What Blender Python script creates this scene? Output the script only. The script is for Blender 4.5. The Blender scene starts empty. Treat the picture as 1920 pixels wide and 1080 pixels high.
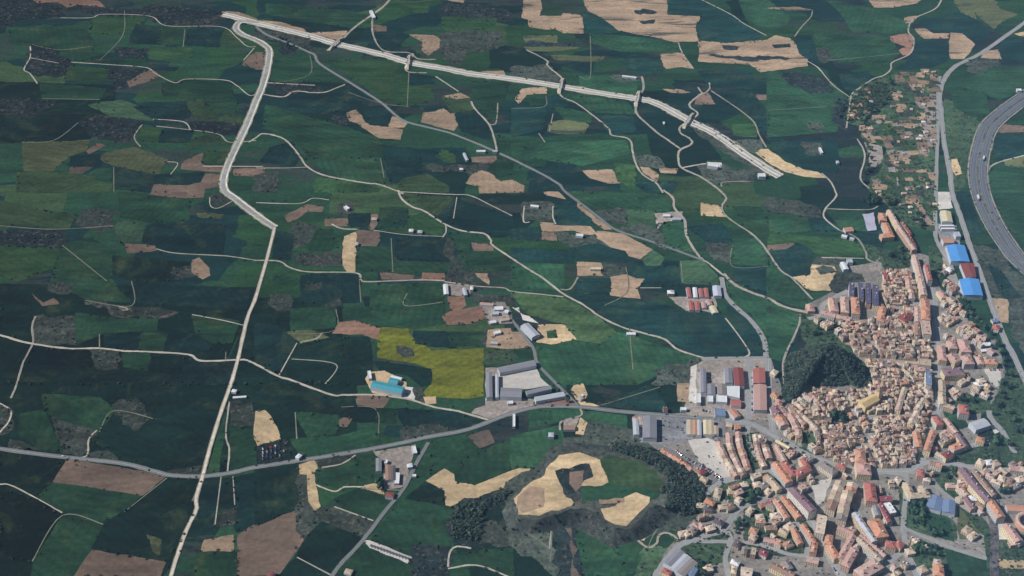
import bpy, bmesh, math, random
from mathutils import Vector
from mathutils.geometry import tessellate_polygon
R = math.radians
random.seed(7)
S = bpy.context.scene
COL = S.collection

# ------------------------------------------------------------------ camera
CAM_H, PITCH, FPX = 1320.0, R(38.0), 2436.0
cam_d = bpy.data.cameras.new("camera"); cam = bpy.data.objects.new("camera", cam_d); COL.objects.link(cam)
cam.location = (0, 0, CAM_H); cam.rotation_euler = (R(90) - PITCH, 0, 0)
cam_d.sensor_width = 36.0; cam_d.lens = 36.0 * FPX / 1920.0
cam_d.clip_start = 1.0; cam_d.clip_end = 40000.0
S.camera = cam
# ------------------------------------------------------------------ world and sun
SUN_EL, SUN_AZ = R(41), R(-95)          # azimuth measured from +Y, clockwise: sun on the left, a little towards the camera
w = bpy.data.worlds.new("World"); S.world = w; w.use_nodes = True
nt = w.node_tree; nt.nodes.clear()
sky = nt.nodes.new("ShaderNodeTexSky"); sky.sky_type = 'NISHITA'; sky.sun_disc = False
sky.sun_elevation = SUN_EL; sky.sun_rotation = SUN_AZ
bg = nt.nodes.new("ShaderNodeBackground"); bg.inputs[1].default_value = 0.05
wo = nt.nodes.new("ShaderNodeOutputWorld")
nt.links.new(sky.outputs[0], bg.inputs[0]); nt.links.new(bg.outputs[0], wo.inputs[0])
sd = bpy.data.lights.new("sun", 'SUN'); sd.energy = 4.7; sd.angle = R(0.5); sd.color = (1.0, 0.975, 0.94)
so = bpy.data.objects.new("sun", sd); COL.objects.link(so)
sv = Vector((math.sin(SUN_AZ) * math.cos(SUN_EL), math.cos(SUN_AZ) * math.cos(SUN_EL), math.sin(SUN_EL)))
so.rotation_euler = sv.to_track_quat('Z', 'Y').to_euler()
S.view_settings.view_transform = 'Standard'; S.view_settings.look = 'None'
S.view_settings.exposure = 0.0; S.view_settings.gamma = 1.0

# ------------------------------------------------------------------ geometry helpers
cP, sP = math.cos(PITCH), math.sin(PITCH)
def ray(px, py):
    u = (px - 960.0) / FPX; v = (540.0 - py) / FPX
    return Vector((u, cP + v * sP, -sP + v * cP))
def G(px, py, z=0.0):
    d = ray(px, py); t = (z - CAM_H) / d.z
    return Vector((d.x * t, d.y * t, z))
SIX = dict(A=(1500,460), B=(1680,460), C=(1440,620), D=(1680,620), E=(1440,760), F=(1680,760), G=(1440,900), H=(1680,900),
           I=(1240,640), J=(1240,760), K=(1240,900), L=(1560,360), M=(900,560), N=(880,660), O=(640,660), Q=(1220,500))
def px(tile, x, y):
    if tile == 'p': return (x, y)
    if tile in SIX: o = SIX[tile]; return (o[0] + x / 6.0, o[1] + y / 6.0)
    return (int(tile[0]) * 480 + x / 3.0, int(tile[1]) * 360 + y / 3.0)
def pts(tile, s):
    return [px(tile, *map(float, q.split(','))) for q in s.split()]
def lin(c): return c / 12.92 if c <= 0.04045 else ((c + 0.055) / 1.055) ** 2.4
KALB = 0.95
def C(r, g, b, k=None):
    k = KALB if k is None else k
    return tuple(min(0.85, lin(v / 255.0) * k) for v in (r, g, b)) + (1.0,)
def tag(o, label=None, cat=None, group=None, kind=None):
    if label: o['label'] = label
    if cat: o['category'] = cat
    if group: o['group'] = group
    if kind: o['kind'] = kind
    return o
SOFT = {'crop', 'bare_soil', 'streaked_soil', 'rough_ground'}
def mesh_obj(name, verts, faces, mat, parent=None, color=None, fcols=None, uvs=None, smooth=False):
    me = bpy.data.meshes.new(name)
    me.from_pydata([tuple(v) for v in verts], [], faces)
    if mat: me.materials.append(mat)
    if uvs:
        ul = me.uv_layers.new(name="UVMap")
        k = 0
        for f in uvs:
            for uvv in f: ul.data[k].uv = uvv; k += 1
    if fcols:
        ca = me.color_attributes.new("Col", 'FLOAT_COLOR', 'CORNER')
        k = 0
        for p, c in zip(me.polygons, fcols):
            for _ in range(p.loop_total): ca.data[k].color = c; k += 1
    if mat and mat.name.split('.')[0] in SOFT:
        ca = me.color_attributes.new("edge", 'FLOAT_COLOR', 'CORNER')
        for d in ca.data: d.color = (1, 1, 1, 1)
    if smooth:
        for p in me.polygons: p.use_smooth = True
    me.update()
    o = bpy.data.objects.new(name, me); COL.objects.link(o)
    if parent: o.parent = parent
    if color: o.color = color
    return o

# ------------------------------------------------------------------ materials
def node(nt, t, **kw):
    n = nt.nodes.new(t)
    for k, v in kw.items(): setattr(n, k, v)
    return n
def new_mat(name, rough=0.9, spec=0.2):
    m = bpy.data.materials.new(name); m.use_nodes = True
    b = m.node_tree.nodes["Principled BSDF"]
    b.inputs["Roughness"].default_value = rough
    b.inputs["Specular IOR Level"].default_value = spec
    return m, m.node_tree, b
def math_n(nt, op, a, b=None, c=None):
    n = node(nt, "ShaderNodeMath", operation=op)
    for i, v in enumerate((a, b, c)):
        if v is None: continue
        if isinstance(v, (int, float)): n.inputs[i].default_value = v
        else: nt.links.new(v, n.inputs[i])
    return n.outputs[0]
def noise(nt, vec, scale, detail=4.0, rough=0.55, dist=0.0):
    n = node(nt, "ShaderNodeTexNoise"); n.inputs["Scale"].default_value = scale
    n.inputs["Detail"].default_value = detail; n.inputs["Roughness"].default_value = rough; n.inputs["Distortion"].default_value = dist
    nt.links.new(vec, n.inputs["Vector"]); return n
def mixc(nt, mode, fac, a, b):
    n = node(nt, "ShaderNodeMix", data_type='RGBA', blend_type=mode)
    for sock, v in ((n.inputs[0], fac), (n.inputs[6], a), (n.inputs[7], b)):
        if isinstance(v, (int, float)): sock.default_value = v
        elif isinstance(v, tuple): sock.default_value = v
        else: nt.links.new(v, sock)
    return n.outputs[2]
def ramp(nt, fac, stops):
    n = node(nt, "ShaderNodeValToRGB"); cr = n.color_ramp
    while len(cr.elements) < len(stops): cr.elements.new(0.5)
    for e, (p, c) in zip(cr.elements, stops):
        e.position = p; e.color = c if isinstance(c, tuple) else (c, c, c, 1)
    nt.links.new(fac, n.inputs[0]); return n.outputs[0]
def base_color_source(nt, src):
    if src == 'object':
        oi = node(nt, "ShaderNodeObjectInfo"); return oi.outputs["Color"], oi.outputs["Random"]
    at = node(nt, "ShaderNodeAttribute", attribute_name="Col"); return at.outputs["Color"], at.outputs["Fac"]
def land_mat(name, big=0.35, mid=0.35, fine=0.35, rows=0.0, speck=0.0, bump=0.0, tint=(0.30, 0.26, 0.17, 1), tint_amt=0.25, src='object', soft=False, streak=0.0, light=0.0):
    """ground surface: one base colour per field, varied by noise at three sizes, faint tractor lines and dark specks"""
    m, nt, b = new_mat(name)
    geo = node(nt, "ShaderNodeNewGeometry"); pos = geo.outputs["Position"]
    col, rnd = base_color_source(nt, src)
    mp = node(nt, "ShaderNodeMapping"); mp.inputs["Scale"].default_value = (1.0, 1.0, 0.0)
    nt.links.new(pos, mp.inputs["Vector"]); p0 = mp.outputs[0]
    off = node(nt, "ShaderNodeVectorMath", operation='ADD'); nt.links.new(p0, off.inputs[0])
    cmb = node(nt, "ShaderNodeCombineXYZ"); nt.links.new(math_n(nt, 'MULTIPLY', rnd, 900.0), cmb.inputs[0]); nt.links.new(cmb.outputs[0], off.inputs[1])
    p = off.outputs[0]
    st = node(nt, "ShaderNodeMapping"); st.inputs["Scale"].default_value = (0.45, 1.5, 1.0); nt.links.new(p, st.inputs["Vector"])
    n1 = noise(nt, p, 0.006, 4, 0.6, 0.6).outputs["Fac"]
    n2 = noise(nt, st.outputs[0], 0.028, 5, 0.62, 0.5).outputs["Fac"]
    n3 = noise(nt, p, 0.16, 4, 0.65).outputs["Fac"]
    def swing(f, amt): return math_n(nt, 'ADD', math_n(nt, 'MULTIPLY', math_n(nt, 'SUBTRACT', f, 0.5), amt * 3.2), 1.0)
    v = math_n(nt, 'MULTIPLY', math_n(nt, 'MULTIPLY', swing(n1, big), swing(n2, mid)), swing(n3, fine))
    if rows > 0:
        ang = math_n(nt, 'MULTIPLY', rnd, 3.14)
        rot = node(nt, "ShaderNodeVectorRotate", rotation_type='Z_AXIS'); nt.links.new(p, rot.inputs["Vector"]); nt.links.new(ang, rot.inputs["Angle"])
        wv = node(nt, "ShaderNodeTexWave"); wv.inputs["Scale"].default_value = 0.026; wv.inputs["Distortion"].default_value = 1.5
        wv.inputs["Detail"].default_value = 3; wv.inputs["Detail Scale"].default_value = 0.6
        nt.links.new(rot.outputs[0], wv.inputs["Vector"])
        v = math_n(nt, 'MULTIPLY', v, swing(wv.outputs["Fac"], rows))
    v = math_n(nt, 'MAXIMUM', v, 0.12)
    tf = math_n(nt, 'MULTIPLY', math_n(nt, 'MAXIMUM', math_n(nt, 'SUBTRACT', noise(nt, p, 0.013, 6, 0.7, 1.0).outputs["Fac"], 0.52), 0.0), tint_amt * 6)
    col2 = mixc(nt, 'MIX', tf, col, tint)
    vec = node(nt, "ShaderNodeVectorMath", operation='SCALE'); nt.links.new(col2, vec.inputs[0]); nt.links.new(v, vec.inputs["Scale"])
    out = vec.outputs[0]
    if speck > 0:
        vo = node(nt, "ShaderNodeTexVoronoi"); vo.inputs["Scale"].default_value = 0.085; nt.links.new(p, vo.inputs["Vector"])
        n4 = noise(nt, p, 0.02, 3).outputs["Fac"]
        sf = math_n(nt, 'MULTIPLY', math_n(nt, 'LESS_THAN', vo.outputs["Distance"], 0.36), math_n(nt, 'GREATER_THAN', n4, 0.47))
        out = mixc(nt, 'MIX', math_n(nt, 'MULTIPLY', sf, speck), out, (0.012, 0.022, 0.016, 1))
    if light > 0:                                       # pale stones and bare spots in the scrub
        sv_ = noise(nt, p, 0.11, 3, 0.7, 0.4).outputs["Fac"]
        out = mixc(nt, 'MIX', math_n(nt, 'MULTIPLY', math_n(nt, 'GREATER_THAN', sv_, 0.60), light), out, (0.20, 0.17, 0.15, 1))
    if streak > 0:                                      # weeds left standing in strips along the ploughing
        sm = node(nt, "ShaderNodeMapping"); sm.inputs["Scale"].default_value = (0.16, 1.0, 1.0); nt.links.new(p, sm.inputs["Vector"])
        sf2 = noise(nt, sm.outputs[0], 0.03, 5, 0.62, 0.8).outputs["Fac"]
        sm2 = node(nt, "ShaderNodeMapRange"); sm2.inputs["From Min"].default_value = 0.56; sm2.inputs["From Max"].default_value = 0.64; nt.links.new(sf2, sm2.inputs["Value"])
        out = mixc(nt, 'MIX', math_n(nt, 'MULTIPLY', sm2.outputs[0], streak), out, (0.045, 0.06, 0.05, 1))
    nt.links.new(out, b.inputs["Base Color"])
    if soft:
        ea = node(nt, "ShaderNodeAttribute", attribute_name="edge").outputs["Fac"]
        nz = math_n(nt, 'ADD', math_n(nt, 'MULTIPLY', noise(nt, pos, 0.22, 5, 0.7).outputs["Fac"], 0.75), math_n(nt, 'MULTIPLY', noise(nt, pos, 0.03, 2).outputs["Fac"], 0.4))
        nt.links.new(math_n(nt, 'GREATER_THAN', math_n(nt, 'ADD', ea, 0.06), nz), b.inputs["Alpha"])
    if bump > 0:
        bp = node(nt, "ShaderNodeBump"); bp.inputs["Strength"].default_value = 1.0; bp.inputs["Distance"].default_value = bump
        h = math_n(nt, 'ADD', math_n(nt, 'MULTIPLY', n1, 14.0), math_n(nt, 'ADD', math_n(nt, 'MULTIPLY', n2, 3.0), n3))
        nt.links.new(h, bp.inputs["Height"]); nt.links.new(bp.outputs[0], b.inputs["Normal"])
    return m
M = {}
M['crop'] = land_mat("crop", 0.55, 0.70, 0.45, rows=0.05, bump=0.5, tint=(0.085, 0.105, 0.035, 1), tint_amt=0.30, soft=True)
M['bare'] = land_mat("bare_soil", 0.36, 0.40, 0.34, rows=0.025, bump=0.35, tint=(0.24, 0.17, 0.115, 1), tint_amt=0.25, soft=True, streak=0.18)
M['streaked'] = land_mat("streaked_soil", 0.36, 0.40, 0.34, rows=0.025, bump=0.35, tint=(0.24, 0.17, 0.115, 1), tint_amt=0.25, soft=True, streak=0.85)
M['rough'] = land_mat("rough_ground", 0.40, 0.60, 0.70, speck=0.45, bump=0.8, tint=(0.16, 0.13, 0.11, 1), tint_amt=0.22, soft=True, light=0.35)
M['paved'] = land_mat("paved_ground", 0.20, 0.35, 0.55, bump=0.2, tint=(0.30, 0.26, 0.22, 1), tint_amt=0.10)
M['dust'] = land_mat("dusty_ground", 0.10, 0.22, 0.18, bump=0.2, tint=(0.40, 0.35, 0.29, 1), tint_amt=0.18)
M['gravel'] = land_mat("gravel_track", 0.20, 0.30, 0.35, tint=(0.42, 0.36, 0.28, 1), tint_amt=0.15)
M['asphalt'] = land_mat("asphalt", 0.08, 0.10, 0.16, tint=(0.2, 0.2, 0.2, 1), tint_amt=0.05)

def surf_mat(name, src='object', tiles=True, amp=0.35, rough=0.85, spec=0.2):
    m, nt, b = new_mat(name, rough, spec)
    geo = node(nt, "ShaderNodeNewGeometry"); pos = geo.outputs["Position"]
    col, rnd = base_color_source(nt, src)
    n1 = noise(nt, pos, 0.35, 5, 0.65).outputs["Fac"]; n2 = noise(nt, pos, 0.07, 3).outputs["Fac"]
    v = math_n(nt, 'ADD', math_n(nt, 'MULTIPLY', math_n(nt, 'SUBTRACT', n1, 0.5), amp * 3), math_n(nt, 'ADD', math_n(nt, 'MULTIPLY', math_n(nt, 'SUBTRACT', n2, 0.5), amp * 2), 1.0))
    vec = node(nt, "ShaderNodeVectorMath", operation='SCALE'); nt.links.new(col, vec.inputs[0]); nt.links.new(math_n(nt, 'MAXIMUM', v, 0.3), vec.inputs["Scale"])
    nt.links.new(vec.outputs[0], b.inputs["Base Color"])
    if tiles:
        wv = node(nt, "ShaderNodeTexWave"); wv.inputs["Scale"].default_value = 0.9; nt.links.new(pos, wv.inputs["Vector"])
        bp = node(nt, "ShaderNodeBump"); bp.inputs["Distance"].default_value = 0.12; bp.inputs["Strength"].default_value = 0.6
        nt.links.new(wv.outputs["Fac"], bp.inputs["Height"]); nt.links.new(bp.outputs[0], b.inputs["Normal"])
    return m
def wall_mat(name, src='object'):
    """render wall with rows of dark shuttered windows laid out in wall metres (UV)"""
    m, nt, b = new_mat(name, 0.9, 0.15)
    col, rnd = base_color_source(nt, src)
    uv = node(nt, "ShaderNodeUVMap"); sep = node(nt, "ShaderNodeSeparateXYZ"); nt.links.new(uv.outputs[0], sep.inputs[0])
    def band(val, period, lo, hi):
        f = math_n(nt, 'FRACT', math_n(nt, 'DIVIDE', val, period))
        return math_n(nt, 'MULTIPLY', math_n(nt, 'GREATER_THAN', f, lo), math_n(nt, 'LESS_THAN', f, hi))
    wf = math_n(nt, 'MULTIPLY', band(sep.outputs[0], 3.0, 0.30, 0.68), band(sep.outputs[1], 3.0, 0.32, 0.80))
    geo = node(nt, "ShaderNodeNewGeometry")
    n1 = noise(nt, geo.outputs["Position"], 0.3, 4).outputs["Fac"]
    vec = node(nt, "ShaderNodeVectorMath", operation='SCALE'); nt.links.new(col, vec.inputs[0])
    nt.links.new(math_n(nt, 'ADD', math_n(nt, 'MULTIPLY', n1, 0.5), 0.75), vec.inputs["Scale"])
    nt.links.new(mixc(nt, 'MIX', wf, vec.outputs[0], (0.035, 0.04, 0.05, 1)), b.inputs["Base Color"])
    return m
M['roof'] = surf_mat("roof_tiles"); M['roof_c'] = surf_mat("roof_tiles_mixed", 'attr')
M['metal'] = surf_mat("sheet_metal_roof", tiles=True, amp=0.12, rough=0.55, spec=0.35)
M['wall'] = wall_mat("rendered_wall"); M['wall_c'] = wall_mat("rendered_wall_mixed", 'attr')
M['plain'] = surf_mat("plain_surface", tiles=False, amp=0.15)
M['leaf'] = surf_mat("foliage", tiles=False, amp=0.55, rough=0.8)
M['leaf_c'] = surf_mat("foliage_mixed", 'attr', tiles=False, amp=0.55, rough=0.8)
M['bark'] = surf_mat("bark", tiles=False, amp=0.4)
M['glass'], _n, _b = new_mat("dark_glass", 0.1, 0.5); _b.inputs["Base Color"].default_value = (0.02, 0.025, 0.03, 1)
M['paint'] = surf_mat("vehicle_paint", tiles=False, amp=0.03, rough=0.35, spec=0.5)

# ------------------------------------------------------------------ palette (as the photo shows it, sunlit)
PAL = dict(
 g1=C(39,71,49), g2=C(22,51,48), g3=C(52,84,50), g4=C(64,92,66), dk=C(19,44,36), dd=C(12,32,26), ol=C(88,94,64), olg=C(60,82,52),
 tan=C(168,144,120), sand=C(200,175,138), brn=C(130,110,96), dbr=C(104,92,82), scr=C(64,72,64), dsc=C(38,50,50), rape=C(116,120,38),
 pale=C(206,200,192), white=C(222,218,214), grey=C(138,138,142), lot=C(152,142,134), gard=C(62,84,60), plaza=C(138,132,126), red=C(150,116,98), lil=C(190,188,208))
OCC = {}
LAYMAX = [0]
def layer_z(cells_):
    """sheets that do not overlap share a level; overlapping ones lie 8 mm apart"""
    k = 1 + max((OCC.get(c, 0) for c in cells_), default=0)
    for c in cells_: OCC[c] = k
    LAYMAX[0] = max(LAYMAX[0], k)
    return 0.02 + 0.008 * k
def cells_box(P, m=6.0):
    x0, x1 = min(p.x for p in P) - m, max(p.x for p in P) + m; y0, y1 = min(p.y for p in P) - m, max(p.y for p in P) + m
    return [(i, j) for i in range(math.floor(x0 / 30), math.floor(x1 / 30) + 1) for j in range(math.floor(y0 / 30), math.floor(y1 / 30) + 1)]
def cells_line(P, m):
    S_ = set()
    for a, b in zip(P, P[1:]):
        k = max(1, int((b - a).length / 15))
        for t in range(k + 1):
            q = a.lerp(b, t / k)
            for dx in (-m, 0, m):
                for dy in (-m, 0, m): S_.add((math.floor((q.x + dx) / 30), math.floor((q.y + dy) / 30)))
    return list(S_)
def jitter_poly(P, step=14.0, amp=1.8, rnd=random):
    out = []
    n = len(P)
    for i in range(n):
        a, b = P[i], P[(i + 1) % n]
        L = (b - a).length; k = max(1, min(40, int(L / step)))
        d = (b - a); nrm = Vector((-d.y, d.x, 0)); nrm = nrm.normalized() if nrm.length > 0 else nrm
        ph = rnd.uniform(0, 6.28); wob = rnd.uniform(0.3, 1.0)
        for j in range(k):
            t = j / k
            q = a.lerp(b, t)
            if j: q = q + nrm * (rnd.uniform(-amp, amp) + math.sin(ph + t * 7) * amp * wob * math.sin(math.pi * t) * 1.6)
            out.append(q)
    return out
def ground_poly(name, P, mat, color, z=None, amp=1.8, step=14.0, kind='structure', label=None, soft=0.0):
    z = layer_z(cells_box(P)) if z is None else z
    P = [Vector((p.x, p.y, z)) for p in P]
    if sum(P[i].x * P[(i + 1) % len(P)].y - P[(i + 1) % len(P)].x * P[i].y for i in range(len(P))) < 0: P = P[::-1]
    if amp > 0: P = jitter_poly(P, step, amp)
    tris = tessellate_polygon([P])
    fs = []; ed = []
    for t in tris:
        a, b, c = (P[i] for i in t)
        nz = (b - a).cross(c - a).z
        if abs(nz) < 1e-6: continue
        fs.append(tuple(t) if nz > 0 else tuple(reversed(t))); ed += [1.0] * 3
    V = list(P)
    if soft > 0:                                        # a ragged margin where one ground thins out into the next
        n = len(P)
        for i in range(n):
            a, b = P[i - 1], P[(i + 1) % n]; d = (b - a); nn = Vector((d.y, -d.x, 0))
            V.append(P[i] + (nn.normalized() if nn.length else nn) * soft - Vector((0, 0, 0.003)))
        for i in range(n):
            j = (i + 1) % n; fs.append((i, n + i, n + j, j)); ed += [1.0, 0.0, 0.0, 1.0]
    o = mesh_obj(name, V, fs, mat, color=color)
    at = o.data.color_attributes.get("edge")
    if at:
        for k, e in enumerate(ed): at.data[k].color = (e, e, e, 1)
    return tag(o, label=label, kind=kind)
def smooth_line(P, seg=6):
    if len(P) < 3: return P
    out = []
    for i in range(len(P) - 1):
        p0 = P[max(i - 1, 0)]; p1 = P[i]; p2 = P[i + 1]; p3 = P[min(i + 2, len(P) - 1)]
        for j in range(seg):
            t = j / seg; t2 = t * t; t3 = t2 * t
            out.append(0.5 * ((2 * p1) + (p2 - p0) * t + (2 * p0 - 5 * p1 + 4 * p2 - p3) * t2 + (3 * p1 - p0 - 3 * p2 + p3) * t3))
    out.append(P[-1]); return out
def offset_line(P, d):
    out = []
    for i, p in enumerate(P):
        a = P[max(i - 1, 0)]; b = P[min(i + 1, len(P) - 1)]
        t = (b - a); n = Vector((-t.y, t.x, 0)).normalized()
        out.append(p + n * d)
    return out
def ribbon(name, P, width, mat, color, wob=0.0, z=None, kind='structure', shift=0.0):
    z = layer_z(cells_line(P, width / 2 + 2 + abs(shift))) if z is None else z
    Q = offset_line(P, shift) if shift else P
    V = []; F = []
    for i, p in enumerate(Q):
        a = Q[max(i - 1, 0)]; b = Q[min(i + 1, len(Q) - 1)]
        t = (b - a); n = Vector((-t.y, t.x, 0)).normalized()
        w1 = width / 2 * (1 + random.uniform(-wob, wob)); w2 = width / 2 * (1 + random.uniform(-wob, wob))
        V += [Vector((p.x, p.y, z)) + n * w1, Vector((p.x, p.y, z)) - n * w2]
        if i: F.append((2 * i - 2, 2 * i - 1, 2 * i + 1, 2 * i))
    o = mesh_obj(name, V, F, mat, color=color)
    return tag(o, kind=kind)
# ------------------------------------------------------------------ the ground, one sheet out past every edge of the frame
MATOF = {}
for k_ in 'g1 g2 g3 g4 dk dd ol olg rape'.split(): MATOF[k_] = 'crop'
for k_ in 'tan sand brn dbr red'.split(): MATOF[k_] = 'bare'
for k_ in 'scr dsc gard'.split(): MATOF[k_] = 'rough'
for k_ in 'pale white lil'.split(): MATOF[k_] = 'dust'
for k_ in 'grey lot plaza'.split(): MATOF[k_] = 'paved'
def ground_sheet():
    m, nt, b = new_mat("farmland")
    geo = node(nt, "ShaderNodeNewGeometry"); pos = geo.outputs["Position"]
    wn = noise(nt, pos, 0.004, 3); 
    wv = node(nt, "ShaderNodeVectorMath", operation='MULTIPLY_ADD'); nt.links.new(wn.outputs["Color"], wv.inputs[0])
    wv.inputs[1].default_value = (120, 120, 0); nt.links.new(pos, wv.inputs[2])
    mp = node(nt, "ShaderNodeMapping"); mp.inputs["Scale"].default_value = (0.0065, 0.0085, 0.0); nt.links.new(wv.outputs[0], mp.inputs["Vector"])
    vo = node(nt, "ShaderNodeTexVoronoi"); vo.inputs["Scale"].default_value = 1.0; vo.distance = 'CHEBYCHEV'; nt.links.new(mp.outputs[0], vo.inputs["Vector"])
    sp = node(nt, "ShaderNodeSeparateColor"); nt.links.new(vo.outputs["Color"], sp.inputs[0])
    stops = [(0.0, PAL['g2']), (0.17, PAL['g1']), (0.34, PAL['dk']), (0.48, PAL['g1']), (0.66, PAL['dsc']), (0.71, PAL['olg']), (0.77, C(42,74,44)), (0.86, PAL['g2']), (0.94, PAL['g1'])]
    r_ = ramp(nt, sp.outputs[0], stops); r_.node.color_ramp.interpolation = 'CONSTANT'
    st = node(nt, "ShaderNodeMapping"); st.inputs["Scale"].default_value = (0.4, 1.5, 1.0); nt.links.new(pos, st.inputs["Vector"])
    n2 = noise(nt, st.outputs[0], 0.022, 6, 0.65, 0.6).outputs["Fac"]; n3 = noise(nt, pos, 0.15, 4, 0.6).outputs["Fac"]; n1 = noise(nt, st.outputs[0], 0.006, 5, 0.6, 0.6).outputs["Fac"]
    # uncultivated strips and scrub between the fields
    scr = math_n(nt, 'GREATER_THAN', math_n(nt, 'ADD', n1, math_n(nt, 'MULTIPLY', math_n(nt, 'SUBTRACT', n2, 0.5), 0.35)), 0.585)
    c1 = mixc(nt, 'MIX', math_n(nt, 'MULTIPLY', scr, 0.75), r_, C(52, 58, 54))
    v = math_n(nt, 'MULTIPLY', math_n(nt, 'ADD', math_n(nt, 'MULTIPLY', math_n(nt, 'SUBTRACT', n2, 0.5), 2.2), 1.0), math_n(nt, 'ADD', math_n(nt, 'MULTIPLY', math_n(nt, 'SUBTRACT', n3, 0.5), 1.6), 1.0))
    vec = node(nt, "ShaderNodeVectorMath", operation='SCALE'); nt.links.new(c1, vec.inputs[0]); nt.links.new(math_n(nt, 'MAXIMUM', v, 0.2), vec.inputs["Scale"])
    nt.links.new(vec.outputs[0], b.inputs["Base Color"])
    E = 9000
    return tag(mesh_obj("ground", [(-E, -2500, 0), (E, -2500, 0), (E, 12000, 0), (-E, 12000, 0)], [(0, 1, 2, 3)], m), kind='structure')
ground_sheet()

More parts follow.
